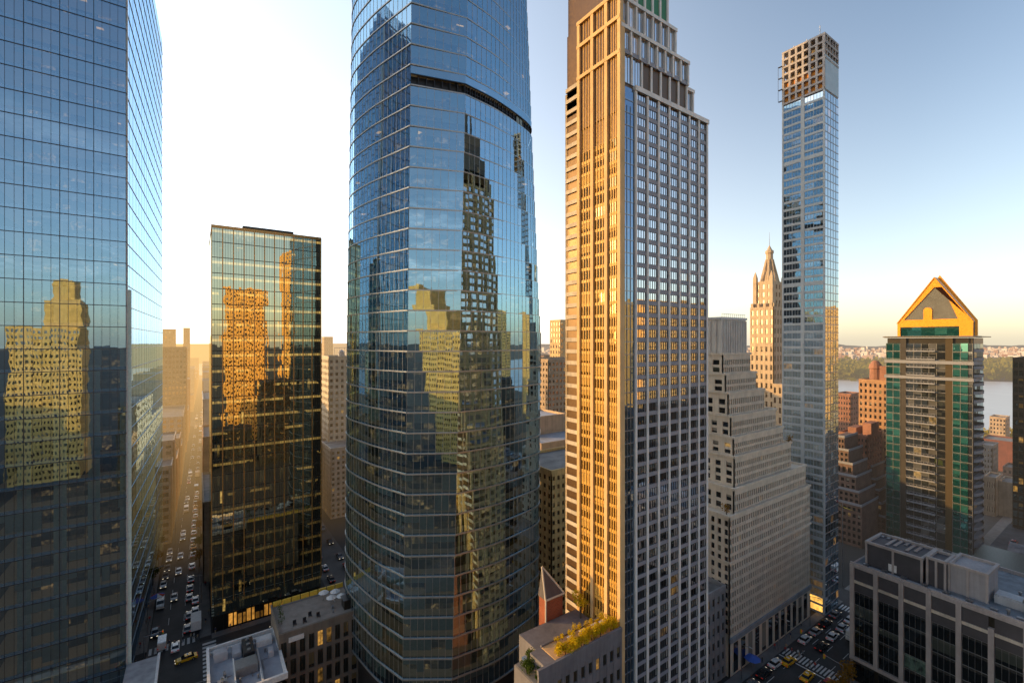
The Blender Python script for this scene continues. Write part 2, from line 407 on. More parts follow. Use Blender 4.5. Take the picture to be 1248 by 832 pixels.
# ------------------------------------------------------------------ tall blue glass tower at the left edge
lt=empty('glass_tower',(-13.5,137,0),'huge flat blue glass tower cut by the left edge of the photo','tower')
G_lt=clear_glass('blue tower glass',(.50,.75,1.),.46,(.70,.76,.76),amp=.005,wav=.010,spandrel=.16,sp_col=(.075,.12,.17))
NP=16
def lt_ring(z):
    p=[(-13.5-1.37*(NP-i),137.0) for i in range(NP+1)]
    q=[(-13.5+.036*t*71/32*1.0,137+1.205*t*71/32) for t in range(1,33)]
    return p+q
def lt_back(z): return [(-16,223.5),(-35.4,223.5)]
curtain(lt,lt_ring,lt_back,0,196,4.9,G_lt,paint('blue dark mullion',(.05,.055,.065),.35,.5),mull=lambda i:((.03,.05) if i<NP and i%4 else ((.055,.12) if i<NP else ((.03,.02) if i%2==0 else (0,0)))),tran=(.16,.10),blind_p=.22,lamp_p=.12,seed=3)
m=MB(); m.prism([(-35.42,137.02),(-35.4,223.5),(-36.4,223.5),(-36.4,137.02)],0,196); m.build('side_wall',M_slab,lt)
m=MB(); m.prism([(-36.4,223.5),(-11.2,222.8),(-11.2,223.4),(-36.4,224.0)],0,196); m.build('rear_wall',M_slab,lt)
for i in range(0,NP+1,4):
    x=-13.5-1.37*(NP-i)
    m=MB(); m.box(x-.3,x+.3,137.5,138.1,0,196); m.build('column',M_white,lt)
    m=MB(); m.box(x+.34,x+1.0,137.42,137.5,0,92); m.box(x-1.05,x-.34,137.42,137.5,0,92); m.build('curtain_strip',paint('pale green curtain',(.60,.70,.64),.8),lt)

# ------------------------------------------------------------------ central curved tower
ct=empty('curved_glass_tower',(43,81,0),'central dark glass tower with curved bowed sides and dark slot near its top','tower')
KEY={9:dict(A=(-21.7,90),B=(-12.0,90),M=(-2.9,95.5),C=(5.3,104.7),C1=(6.0,110),C2=(6.1,117),L1=(-30.3,97.5),D=(-40.0,109.4),D2=(-42.4,120)),
     80:dict(A=(-20.6,90),B=(-10.4,91),M=(-2.6,97.6),C=(5.6,107),C1=(7.1,113),C2=(7.4,119),L1=(-31.2,99),D=(-39.8,110),D2=(-42,122)),
     145:dict(A=(-19.9,90),B=(-9.35,94.3),M=(-2.8,101.5),C=(3.9,112.5),C1=(4.0,119),C2=(2.6,126),L1=(-31.6,100.5),D=(-38.8,110),D2=(-41,122))}
def key(z):
    if z<=80: a,b,t=KEY[9],KEY[80],(z-9)/71
    else: a,b,t=KEY[80],KEY[145],(z-80)/65
    o={}
    for k in a:
        x=a[k][0]+(b[k][0]-a[k][0])*t; d=a[k][1]+(b[k][1]-a[k][1])*t
        o[k]=(x*CT_+d*ST_,-x*ST_+d*CT_)
    return o
def catmull(pts,n):
    out=[]; P_=[(2*pts[0][0]-pts[1][0],2*pts[0][1]-pts[1][1])]+pts+[(2*pts[-1][0]-pts[-2][0],2*pts[-1][1]-pts[-2][1])]
    dense=[]
    for i in range(1,len(P_)-2):
        p0,p1,p2,p3=P_[i-1:i+3]
        for k in range(20):
            t=k/20; f=lambda j:.5*(2*p1[j]+(p2[j]-p0[j])*t+(2*p0[j]-5*p1[j]+4*p2[j]-p3[j])*t*t+(3*p1[j]-p0[j]-3*p2[j]+p3[j])*t**3)
            dense.append((f(0),f(1)))
    dense.append(pts[-1])
    acc=[0]
    for a,b in zip(dense,dense[1:]): acc.append(acc[-1]+math.hypot(b[0]-a[0],b[1]-a[1]))
    for i in range(n+1):
        s=acc[-1]*i/n; j=max(0,min(len(dense)-2,next((q for q in range(len(acc)-1) if acc[q+1]>=s-1e-9),len(dense)-2)))
        t=(s-acc[j])/max(1e-9,acc[j+1]-acc[j]); out.append(lerp2(dense[j],dense[j+1],t))
    return out
def ct_ring(z):
    k=key(z)
    L=catmull([k['D2'],k['D'],k['L1'],k['A']],26)
    F=[lerp2(k['A'],k['B'],i/7) for i in range(1,8)]
    Rr=catmull([k['B'],k['M'],k['C'],k['C1'],k['C2']],26)[1:]
    return L+F+Rr
def ct_back(z):
    e=ct_ring(z)[-1]; return [(e[0]-.5,e[1]+14),(62,134),(48,138)]
G_ct=clear_glass('curved tower glass',(.50,.78,1.),.48,(.68,.78,.76),amp=.006,wav=.011,spandrel=.13,sp_col=(.02,.035,.045))
curtain(ct,ct_ring,ct_back,9.2,193.4,4.05,G_ct,M_silver,gaps=(30,),mull=lambda i:(.028,.05),tran=(.26,.18),blind_p=.42,lamp_p=.16,seed=5,blinds_h=(.3,1.0))
m=MB(); m.prism([lerp2(p,(52,108),.05) for p in ct_ring(9)]+[lerp2(p,(52,108),.05) for p in ct_back(9)],0,9); m.build('podium',paint('dark stone',(.035,.033,.032),.4),ct)
m=MB()
for za,zb in ((9,80),(80,193)):
    ba=[ct_ring(za)[-1]]+ct_back(za)+[ct_ring(za)[0]]; bb=[ct_ring(zb)[-1]]+ct_back(zb)+[ct_ring(zb)[0]]
    for k in range(len(ba)-1): m.face([(*ba[k],za),(*ba[k+1],za),(*bb[k+1],zb),(*bb[k],zb)])
m.build('rear_wall',M_dark,ct)

# ------------------------------------------------------------------ dark box tower on the street
DBX,DBY,DBZ=3.3,149.7,111.8
db=empty('dark_office_tower',(DBX,DBY,0),'flat topped dark bronze glass box tower with gold vertical fins','tower')
G_db=glass('bronze office glass',(.92,.92,.70),.46,(.014,.014,.010),(.22,.17,.07),.2,(1.,.62,.15),.006,.8,strip=.55,amp=.008,wav=.012,spandrel=.2,sp_col=(.02,.02,.018))
M_fin=paint('gold fin',(.50,.27,.09),.35,.6); M_dk=paint('bronze black',(.03,.026,.02),.35,.4)
Wd=28.3; NB=11; pit=4.3; nfl=26
m=MB(); m.box(DBX+.3,DBX+Wd-.3,DBY+.3,DBY+30,0,DBZ-.8); m.build('building_core',M_dk,db)
for k in range(1,nfl):
    za=k*pit; zb=min(za+pit,DBZ); g=MB()
    for i in range(44):
        a=DBX+Wd*i/44; b=DBX+Wd*(i+1)/44; g.face([(a,DBY,za),(b,DBY,za),(b,DBY,zb),(a,DBY,zb)],[(i+.01,k+.01),(i+.99,k+.01),(i+.99,k+.99),(i+.01,k+.99)])
    for i in range(40):
        a=DBY+30*(1-i/40); b=DBY+30*(1-(i+1)/40); g.face([(DBX,a,za),(DBX,b,za),(DBX,b,zb),(DBX,a,zb)],[(i+60.01,k+.01),(i+60.99,k+.01),(i+60.99,k+.99),(i+60.01,k+.99)])
    bnd=g.build('window_band',G_db,db)
    mm=MB(); mm.box(DBX-.06,DBX+Wd,DBY-.05,DBY,za-.1,za+.1)
    for i in range(1,44): 
        if i%4: mm.box(DBX+Wd*i/44-.03,DBX+Wd*i/44+.03,DBY-.05,DBY,za+.1,zb-.1)
    mm.build('mullions',M_dk,bnd)
for i in range(NB+1):
    x=DBX+Wd*i/NB; m=MB(); m.box(x-.13,x+.13,DBY-.32,DBY-.003,7.5,DBZ); m.build('fin',M_fin,db)
m=MB(); m.box(DBX-.1,DBX+Wd+.1,DBY-.1,DBY+.25,DBZ-.5,DBZ+.35); m.box(DBX-.1,DBX+.25,DBY+.25,DBY+30,DBZ-.5,DBZ+.35); m.box(DBX+Wd-.25,DBX+Wd+.1,DBY+.25,DBY+30,DBZ-.5,DBZ+.35); m.build('parapet',M_fin,db)
m=MB(); m.box(DBX+8,DBX+22,DBY+9,DBY+22,DBZ-.8,DBZ+3); m.build('roof_plant_room',M_dk,db)
m=MB()
for i in range(8): q=MB(); h_=(3.9,3.2,3.9,2.2,3.6,1.6,2.8,1.4)[i]; q.face([(DBX+4+i*2.2,DBY+.1,.4),(DBX+5.9+i*2.2,DBY+.1,.4),(DBX+5.9+i*2.2,DBY+.1,h_),(DBX+4+i*2.2,DBY+.1,h_)]); q.build('lobby_window',emit('lobby light %d'%i,(1.,.45,.08),(.7,.25,.5,.12,.4,.1,.2,.08)[i]),db)
for i in range(9):
    m=MB(); x=DBX+2.9+i*2.2; m.box(x-.15,x+.15,DBY-.2,DBY+.2,0,4.3); m.build('column',M_dk,db)

# ------------------------------------------------------------------ golden residential tower with stepped crown
GX,GY=55.2,49.4; GX1=79.2; GY1=62.6
gt=empty('stepped_tower',(GX,GY,0),'tall sunlit golden tower with stone piers and stepped crown right of the curved tower','tower')
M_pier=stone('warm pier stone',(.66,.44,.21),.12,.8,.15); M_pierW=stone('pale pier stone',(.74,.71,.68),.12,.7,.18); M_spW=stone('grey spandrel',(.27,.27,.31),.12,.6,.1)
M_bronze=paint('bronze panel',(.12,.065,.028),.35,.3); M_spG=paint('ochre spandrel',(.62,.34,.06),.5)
G_gt=glass('tower window',(.97,.97,1.),.68,(.02,.02,.022),(.4,.36,.3),.32,(1,.55,.15),.03,.5,amp=.012,wav=.012)
G_gtl=glass('tower bronze window',(1.,.76,.38),.30,(.10,.055,.014),(.75,.46,.12),.5,(1,.55,.15),.0,.5,amp=.05,wav=.05)
PITG=2.05
m=MB(); m.box(GX+.35,GX1-.35,GY+.6,GY1,0,120.6); m.box(GX+.35,75.2,GY+1.2,GY1,120.6,125.8); m.box(GX+.35,72.7,GY+.6,GY1,120.6,129.9); m.box(GX+.35,70.3,GY+1.6,GY1,129.9,135.4)
m.box(GX+.6,68.4,GY+1.8,GY1,135.4,142.6); m.box(GX+2,66,GY+3,GY1-1,142.6,152); m.build('building_core',M_bronze,gt)
NXP=7; XW0=58.9
tops=[121]*8
def pier(x,y0,z0,z1,w_,d_,mat): 
    p=MB(); p.box(x-w_/2,x+w_/2,y0-d_,y0,z0,z1); return p.build('pier',mat,gt)
for i in range(NXP+1):
    x=XW0+(GX1-XW0)*i/NXP; pier(min(x,GX1-.26),GY+.6,0,121,.46,.52,M_pierW)
for k in range(int(121/PITG)):
    z=k*PITG
    sp=MB()
    for i in range(NXP):
        a=XW0+(GX1-XW0)*i/NXP+.23; b=XW0+(GX1-XW0)*(i+1)/NXP-.23
        if b>GX1-.5: b=GX1-.5
        sp.box(a,b,GY+.26,GY+.58,z,z+.66)
        window(gt,[(a,GY+.34,z+.66),(b,GY+.34,z+.66),(b,GY+.34,z+PITG),(a,GY+.34,z+PITG)],G_gt,M_dark,3)
    sp.build('spandrel',M_spW,gt)
m=MB(); m.box(XW0-.3,GX1+.05,GY-.1,GY+.64,120.8,121.6); m.build('cornice',M_pierW,gt)
# stepped upper tiers: (x0,x1,front y,z0,z1,bays,window height style)
for (x0,x1,yf,z0,z1,nb) in ((63.0,75.5,GY+1.0,121.6,126.2,5),(GX+.3,73.0,GY+.3,126.2,130.3,8),(GX+.6,70.6,GY+1.2,130.3,135.8,7),(GX+1.2,68.7,GY+1.5,135.8,143.0,6)):
    for i in range(nb+1):
        x=x0+(x1-x0)*i/nb; p=MB(); p.box(x-.2,x+.2,yf-.25,yf+.4,z0,z1); p.build('pier',M_pierW,gt)
    m=MB(); m.box(x0-.3,x1+.3,yf-.35,yf+.45,z1-.35,z1+.25); m.build('cornice',M_pierW,gt)
    sp=MB()
    for i in range(nb):
        a=x0+(x1-x0)*i/nb+.2; b=x0+(x1-x0)*(i+1)/nb-.2
        sp.box(a,b,yf-.05,yf+.2,z0,z0+.7)
        if z1>140:
            if i>=2: 
                p=MB(); p.face([(a,yf+.02,z0+.7),(b,yf+.02,z0+.7),(b,yf+.02,z1-.35),(a,yf+.02,z1-.35)]); p.build('green_screen_panel',paint('green netting',(.05,.22,.12),.7),gt)
            else: window(gt,[(a,yf+.1,z0+.7),(b,yf+.1,z0+.7),(b,yf+.1,z1-.35),(a,yf+.1,z1-.35)],G_gt,M_rail,1)
        else: window(gt,[(a,yf+.1,z0+.7),(b,yf+.1,z0+.7),(b,yf+.1,z1-.35),(a,yf+.1,z1-.35)],G_gt,M_rail,2)
    sp.build('spandrel',M_spW,gt)
# between tier one and the second: tall front of the middle tier behind the shoulder
for i in range(8):
    x=GX+.5+(73.0-GX-.5)*i/7; p=MB(); p.box(x-.2,x+.2,GY+.35,GY+.6,121.6,126.3); p.build('pier',M_pierW,gt)
for i in range(2):
    a=GX+.7+2.5*i; window(gt,[(a,GY+.55,121.7),(a+2.1,GY+.55,121.7),(a+2.1,GY+.55,126.2),(a,GY+.55,126.2)],G_gt,M_rail,2)
# corner column of blue glass beside the front
G_gtb=glass('corner blue glass',(.45,.62,.85),.4,(.02,.03,.045),(.1,.1,.1),.1,(1,.55,.15),0,.5,amp=.03,wav=.05,spandrel=.2)
m=MB()
for k in range(int(121/PITG)):
    for i in range(3):
        a=GX+.85+(XW0-.3-GX-.85)*i/3; b=GX+.85+(XW0-.3-GX-.85)*(i+1)/3
        m.face([(a,GY+.35,k*PITG),(b,GY+.35,k*PITG),(b,GY+.35,(k+1)*PITG),(a,GY+.35,(k+1)*PITG)],[(i+.01,k+.01),(i+.99,k+.01),(i+.99,k+.99),(i+.01,k+.99)])
cg=m.build('corner_glazing',G_gtb,gt)
m=MB()
for k in range(int(121/PITG)): m.box(GX+.85,XW0-.3,GY+.28,GY+.347,k*PITG-.06,k*PITG+.06)
for i in (1,2):
    a=GX+.85+(XW0-.3-GX-.85)*i/3; m.box(a-.05,a+.05,GY+.26,GY+.347,0,118)
m.build('mullions',M_steel,cg)
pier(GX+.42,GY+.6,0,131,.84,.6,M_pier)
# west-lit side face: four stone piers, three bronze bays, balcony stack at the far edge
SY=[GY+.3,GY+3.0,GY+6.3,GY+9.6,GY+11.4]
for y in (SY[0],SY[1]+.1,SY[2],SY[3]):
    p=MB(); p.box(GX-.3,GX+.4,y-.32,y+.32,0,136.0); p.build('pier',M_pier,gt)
for z in (126.0,131.5,135.6):
    p=MB(); p.box(GX-.36,GX+.4,GY+.1,GY+10.0,z-.3,z+.3); p.build('band',M_pier,gt)
for b in range(3):
    y0,y1=SY[b]+.33,SY[b+1]-.33
    if b==1: y0+=.1
    sp=MB()
    for k in range(int(114/PITG)):
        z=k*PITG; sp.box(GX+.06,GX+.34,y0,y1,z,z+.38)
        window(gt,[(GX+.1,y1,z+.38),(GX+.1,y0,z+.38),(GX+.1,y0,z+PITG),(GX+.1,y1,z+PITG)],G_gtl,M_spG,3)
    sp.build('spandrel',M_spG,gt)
    for j in range(1,4):
        yr=y1-(y1-y0)*j/4; p=MB(); p.box(GX-.02,GX+.09,yr-.07,yr+.07,0,116.9); p.build('rib',M_spG,gt)
    for za,zb in ((116.9,125.7),(126.3,131.2),(131.8,135.3)):
        p=MB()
        for j in range(4): 
            ya=y1-(y1-y0)*j/4; yb=y1-(y1-y0)*(j+1)/4
            p.face([(GX+.12,ya,za),(GX+.12,yb,za),(GX+.12,yb,zb),(GX+.12,ya,zb)],[(j+.1,za),(j+.9,za),(j+.9,za+.9),(j+.1,za+.9)])
        bw=p.build('bronze_glazing',M_bronze,gt)
        p=MB()
        for j in range(1,4): p.box(GX+.03,GX+.117,y1-(y1-y0)*j/4-.06,y1-(y1-y0)*j/4+.06,za,zb)
        p.build('mullions',M_spG,bw)
for k in range(7,62):
    z=k*PITG; p=MB(); p.box(GX-.02,GX+.7,GY+10.1,GY1+.02,z,z+.12); p.box(GX-.02,GX+.03,GY+10.1,GY1+.02,z+.12,z+.7); p.build('balcony',M_cream,gt)
m=MB(); m.box(GX+.7,GX+1.2,GY+9.9,GY1,0,129); m.build('rear_wall',M_pier,gt)
m=MB(); m.lathe((GX+3.2,GY1-3.5),[(1.6,130),(1.6,139),(2.1,139.4),(2.1,142),(1.2,143),(1.2,150),(0,150.2)],14); m.build('roof_tank',brick('tank brick',(.28,.14,.07),(.22,.1,.05),(.3,.2,.12)),gt)

# rear face windows, mirrored in the curved tower
m=MB(); 
for i in range(10):
    x=GX+.6+(GX1-GX-1.2)*i/9; m.box(x-.3,x+.3,GY1+.001,GY1+.45,0,125)
for k in range(int(125/PITG)): m.box(GX+.5,GX1-.5,GY1+.001,GY1+.3,k*PITG,k*PITG+.75)
m.build('rear_wall',M_pier,gt)
for k in range(int(125/PITG)-1):
    for i in range(9):
        a=GX+.6+(GX1-GX-1.2)*i/9+.3; b=GX+.6+(GX1-GX-1.2)*(i+1)/9-.3
        window(gt,[(b,GY1+.05,k*PITG+.75),(a,GY1+.05,k*PITG+.75),(a,GY1+.05,(k+1)*PITG),(b,GY1+.05,(k+1)*PITG)],G_gt,None,0)
# ------------------------------------------------------------------ slender tower under construction at its top
SX,SY0,SL,SWd,SZ=150.8,57.4,11.8,9.7,170.
st=empty('slender_tower',(SX,SY0,0),'very slender pale glass tower with unfinished open concrete top floors','tower')
G_st=glass('slender glass left',(.75,.90,1.),.55,(.025,.035,.045),(.3,.34,.36),.35,(1,.5,.12),.05,.5,amp=.02,wav=.03,spandrel=.0)
G_sr=glass('slender glass right',(.75,.86,.95),.5,(.04,.05,.06),(.3,.34,.36),.3,(1,.5,.12),.02,.5,amp=.012,wav=.012,spandrel=.0)
m=MB(); m.box(SX+.4,SX+SWd-.4,SY0+.4,SY0+SL-.1,0,152); m.box(SX+1.5,SX+SWd-1.5,SY0+1.5,SY0+SL-1.5,152,SZ-1.5); m.build('building_core',M_core,st)
PS=2.36; nS=int(154/PS)
wm=stone('pale metal',(.42,.45,.47),.1,.5,.1)
p=MB(); p.box(SX-.06,SX+.4,SY0+SL*.46,SY0+SL*.46+1.0,0,153.7); p.build('centre_rib',wm,st)
for y in (SY0+.0,SY0+SL-.45):
    p=MB(); p.box(SX-.06,SX+.4,y,y+.45,0,153.7); p.build('edge_rib',wm,st)
for k in range(nS):
    z=k*PS; sp=MB(); tall=(k%16==9)
    sp.box(SX-.03,SX+.4,SY0+.45,SY0+SL-.45,z,z+(1.15 if tall else .62)); sp.build('spandrel',wm,st)
    for (ya,yb) in ((SY0+.45,SY0+SL*.46),(SY0+SL*.46+1.0,SY0+SL-.45)):
        n=2
        for j in range(n):
            y1=yb-(yb-ya)*j/n; y0=yb-(yb-ya)*(j+1)/n
            window(st,[(SX+.1,y1,z+.62),(SX+.1,y0,z+.62),(SX+.1,y0,z+PS),(SX+.1,y1,z+PS)],G_st,wm,2)
    g=MB()
    for i in range(5):
        a=SX+.4+(SWd-.4)*i/5; b=SX+.4+(SWd-.4)*(i+1)/5
        g.face([(a,SY0+.05,z),(b,SY0+.05,z),(b,SY0+.05,z+PS),(a,SY0+.05,z+PS)],[(i+.01,k+.01),(i+.99,k+.01),(i+.99,k+.99),(i+.01,k+.99)])
    b_=g.build('window_band',G_sr,st)
    g=MB(); g.box(SX+.4,SX+SWd,SY0-.02,SY0+.047,z-.1,z+.14)
    for i in range(1,5): a=SX+.4+(SWd-.4)*i/5; g.box(a-.05,a+.05,SY0-.01,SY0+.047,z+.14,z+PS-.1)
    g.build('mullions',M_steel,b_)
p=MB(); p.box(SX+.4,SX+SWd,SY0-.01,SY0+.1,154,164.); p.build('white_wrap',stone('pale wrap',(.45,.55,.62),.1,.6,.1),st)
Gfr=stone('raw concrete',(.42,.38,.36),.2)
n=6; hz=(SZ-154)/7
for k in range(8):
    z=154+k*hz; p=MB(); p.box(SX-.1,SX+SWd,SY0-.1 if k>3 else SY0+.12,SY0+SL,z-.3,z+.3); p.build('open_floor_slab',Gfr,st)
for i in range(n+1):
    y=SY0+.3+(SL-.6)*i/n; p=MB(); p.box(SX-.06,SX+.6,y-.3,y+.3,154.32,SZ-.3); p.build('column',Gfr,st)
for i in range(1,6):
    x=SX+SWd*i/5-.25; p=MB(); p.box(x-.2,x+.2,SY0-.06,SY0+.5,164.,SZ-.3); p.build('column',Gfr,st)
for k in range(3):
    z=154+k*hz; p=MB(); p.face([(SX+.75,SY0+SL-.5,z+.45),(SX+.75,SY0+.4,z+.45),(SX+.75,SY0+.4,z+hz-.35),(SX+.75,SY0+SL-.5,z+hz-.35)]); p.build('orange_panel',paint('orange plywood',(.75,.28,.04),.8),st)  # plain orange sheets behind the open floors
p=MB()
for k in range(4): p.box(SX-.7,SX-.1,SY0+SL-.2,SY0+SL+.9,155+k*3.6,155.15+k*3.6); 
p.box(SX-.7,SX-.62,SY0+SL+.82,SY0+SL+.9,155,166); p.build('hoist_frame',M_dark,st)
for (x,y,h) in ((SX+2,SY0+2,4.),(SX+3,SY0+6,2.6),(SX+1.5,SY0+9,1.6)):
    p=MB(); p.tube((x,y,SZ),(x,y,SZ+h),.12); p.build('antenna',M_rail,st)
p=MB(); p.face([(SX+.02,SY0+5,.5),(SX+.02,SY0+.6,.5),(SX+.02,SY0+.6,5.2),(SX+.02,SY0+5,5.2)]); p.face([(SX-.04,SY0+10,8.5),(SX-.04,SY0+7,8.5),(SX-.04,SY0+7,10.2),(SX-.04,SY0+10,10.2)]); p.build('shop_window',M_shop,st)
# ------------------------------------------------------------------ punched-window facades
def facade(root, mb, o, u, W, z0, z1, nb, nf, wf, hf, gm, frame=None, mul=0, dep=.28, base=0., topb=0., draw=True, end=.0, pair=False):
    """piers and spandrels go into mb (o is on the core wall); windows are queued. u runs left to right seen from outside"""
    n=(u[1],-u[0]); H=z1-z0-base-topb; zb=z0+base; ph=H/nf; W2=W-2*end; bw=W2/nb
    def Q(a,b): return (o[0]+u[0]*a+n[0]*b,o[1]+u[1]*a+n[1]*b)
    if base>0: mb.obox(o,u,n,0,W,0,dep,z0,zb)
    if topb>0: mb.obox(o,u,n,0,W,0,dep,z1-topb,z1)
    for i in range(nb+1):
        c=end+bw*i; h=bw*(1-wf)/2; a0=c-h if i else 0; a1=c+h if i<nb else W
        mb.obox(o,u,n,a0,a1,0,dep,zb,z1-topb)
    for k in range(nf):
        z=zb+k*ph; sh=ph*(1-hf)
        for i in range(nb):
            a0=end+bw*i+bw*(1-wf)/2; a1=end+bw*(i+1)-bw*(1-wf)/2
            mb.obox(o,u,n,a0,a1,0,dep-.05,z,z+sh*.6); mb.obox(o,u,n,a0,a1,0,dep-.05,z+ph-sh*.4,z+ph)
            if draw:
                A=Q(a0,.04);B=Q(a1,.04)
                window(root,[(*A,z+sh*.6),(*B,z+sh*.6),(*B,z+ph-sh*.4),(*A,z+ph-sh*.4)],gm,frame,mul)
UX=(1.,0.); UY=(0.,-1.)   # faces seen from the camera: south-east front (normal -Y) and side (normal -X)
G_pun=glass('punched window',(.8,.85,.9),.10,(.014,.014,.015),(.30,.27,.22),.22,(1,.6,.2),.02,.6,amp=.03,wav=.02)
G_punw=glass('punched window warm',(1.,.85,.6),.25,(.03,.022,.014),(.40,.30,.17),.25,(1,.55,.15),.05,.6,amp=.03,wav=.02)
def block(name,label,cat,x0,x1,y0,y1,z1,wall,gm=None,nbx=0,nby=0,pitch=3.4,wf=.5,hf=.55,z0=0,faces='xy',parapet=True,roof=None,group=None,base=0.,draw=True,frame=None,root=None,part='wall',rightside=False):
    if root is None: root=empty(name,(x0,y0,z0),label,cat,group)
    m=MB(); m.box(x0+.3,x1-.3,y0+.3,y1-.3,z0,z1-.05)
    nf=max(1,int((z1-z0-base-.5)/pitch))
    if 'y' in faces and nbx: facade(root,m,(x0,y0+.3),UX,x1-x0,z0,z1,nbx,nf,wf,hf,gm,frame,0,.3,base,.4,draw)
    else: m.box(x0,x1,y0,y0+.3,z0,z1)
    if 'x' in faces and nby: facade(root,m,(x0+.3,y1),UY,y1-y0,z0,z1,nby,nf,wf,hf,gm,frame,0,.3,base,.4,draw,end=.0)
    else: m.box(x0,x0+.3,y0+.3,y1,z0,z1)
    if 'r' in faces and nby: facade(root,m,(x1-.3,y0),(0.,1.),y1-y0,z0,z1,nby,nf,wf,hf,gm,frame,0,.3,base,.4,draw)
    else: m.box(x1-.3,x1,y0+.3,y1,z0,z1)
    m.box(x0+.3,x1-.3,y1-.3,y1,z0,z1)
    m.build(part,wall,root)
    r=MB(); r.box(x0+.35,x1-.35,y0+.35,y1-.35,z1-.045,z1+.02); r.build('roof',roof or M_roof,root)
    if parapet:
        r=MB(); h=.9
        r.box(x0-.1,x1+.1,y0-.1,y0+.3,z1+.021,z1+h); r.box(x0-.1,x0+.3,y0+.3,y1,z1+.021,z1+h); r.box(x1-.3,x1+.1,y0+.3,y1,z1+.021,z1+h); r.box(x0+.3,x1-.3,y1-.3,y1,z1+.021,z1+h)
        r.build('parapet',wall,root)
    return root

# ------------------------------------------------------------------ cream ziggurat office block
zg=empty('ziggurat_office',(104.3,59.7,0),'cream stone office block stepping back in many terraces below a ribbed top box','building')
M_zg=stone('ziggurat stone',(.68,.58,.46),.12,.85,.18)
tiers=[(104.3,146.8,59.7,0,37.9,15,13,40),(107.5,145.9,60.4,37.9,43.7,10,2,38),(110.0,139.7,61.7,43.7,50.9,9,3,30),(111.2,137.0,62.6,50.9,55.4,8,2,26),
       (111.8,134.9,63.6,55.4,60.6,8,2,24),(112.3,130.5,64.6,60.6,66.4,7,2,19),(112.8,128.0,65.6,66.4,71.2,6,2,17),(113.2,126.9,66.6,71.2,76.4,6,2,15)]
for (x0,x1,y0,z0,z1,nbl,nf,nb) in tiers:
    m=MB(); yb=90
    m.box(x0+.3,x1-.3,y0+.3,yb,z0-2 if z0>0 else 0,z1-.02)
    b=9.5 if z0==0 else .25
    facade(zg,m,(x0,y0+.3),UX,x1-x0,z0,z1,nb,nf,.60,.66,G_pun,None,0,.3,b if z0==0 else .3,1.0 if z0 else .5)
    facade(zg,m,(x0+.3,yb-8),UY,yb-8-y0-.0,z0,z1,max(3,nbl-2),nf,.5,.64,G_pun,None,0,.3,b if z0==0 else .3,1.0 if z0 else .5)
    m.box(x1-.3,x1,y0+.3,yb,z0,z1)
    m.build('wall',M_zg,zg)
    m=MB(); m.box(x0-.25,x1+.25,y0-.25,y0+.32,z1,z1+.55); m.box(x0-.25,x0+.32,y0+.32,yb,z1,z1+.55); m.box(x1-.3,x1+.25,y0+.32,yb,z1,z1+.55); m.build('parapet',M_zg,zg)
# cornice line part way up, tall ground-floor openings
m=MB(); m.box(104.0,147.0,59.35,59.695,27.0,27.5); m.box(104.05,104.295,59.7,82,27.0,27.5); m.build('string_course',M_zg,zg)
m=MB()
for i in range(12): 
    a=106+i*3.35; q=MB(); q.face([(a,59.66,.5),(a+2.0,59.66,.5),(a+2.0,59.66,7.6),(a,59.66,7.6)],[(i+.02,.02),(i+.98,.02),(i+.98,.98),(i+.02,.98)]); q.build('shop_window',G_pun,zg)
m.box(104.1,147,59.3,59.69,8.2,9.3); m.build('shopfront_band',stone('bluish stone',(.27,.29,.31),.15),zg)
tb=MB(); x0,x1,y0=114.0,126.1,67.5
tb.box(x0,x1,y0,88,76.4,85.9)
for i in range(15): a=x0+(x1-x0)*i/14; tb.box(a-.16,a+.16,y0-.22,y0-.002,76.9,85.6)
for i in range(12): a=y0+1.6*i; tb.box(x0-.22,x0-.002,a-.16,a+.16,76.9,85.6)
tb.build('ribbed_top_box',stone('pale ribbed metal',(.66,.62,.57),.1,.6,.3),zg)
tb=MB(); tb.box(x0-.3,x1+.3,y0-.3,88,85.901,86.5); 
for i in range(12): tb.box(x0+i,x0+i+.08,y0-.2,y0-.12,86.5,87.3)
tb.box(x0,x1-.5,y0-.22,y0-.1,87.3,87.4); tb.build('top_railing',M_rail,zg)
m=MB(); m.tube((146.9,60.5,27.8),(149.2,60.5,28.2),.5); m.build('balcony_lamp',M_cream,zg)
# orange-leaved planting on two terraces
def leaves(mb, c, r, n, size, rr, flat=1.):
    for _ in range(n):
        while True:
            p=Vector((rr.uniform(-1,1),rr.uniform(-1,1),rr.uniform(-1,1)))
            if .35<p.length<1: break
        q=Vector((c[0]+p.x*r[0],c[1]+p.y*r[1],c[2]+p.z*r[2]*flat))
        a=Vector((rr.gauss(0,1),rr.gauss(0,1),rr.gauss(0,1))).normalized(); b=a.orthogonal().normalized(); s=size*rr.uniform(.6,1.3)
        a=b.cross(a).normalized() if rr.random()<.5 else a
        b=a.orthogonal().normalized()
        mb.face([q-a*s*.5,q+b*s*.35,q+a*s*.5,q-b*s*.35])
def shrub(label,x,y,z,r,h,mat,n=120,size=.22,group=None,seed=0):
    rr=random.Random(seed*31+int(x*10)); t=empty('shrub',(x,y,z),label,'shrub',group)
    m=MB()
    for k in range(4): 
        c=(x+rr.uniform(-.5,.5)*r,y+rr.uniform(-.5,.5)*r,z+h*rr.uniform(.45,.8)); leaves(m,c,(r*.6,r*.6,h*.4),n//4,size,rr)
    m.build('foliage',mat,t); m=MB(); m.tube((x,y,z-.05),(x,y,z+h*.6),.05*h,.02*h,6); m.build('stem',M_bark,t); return t
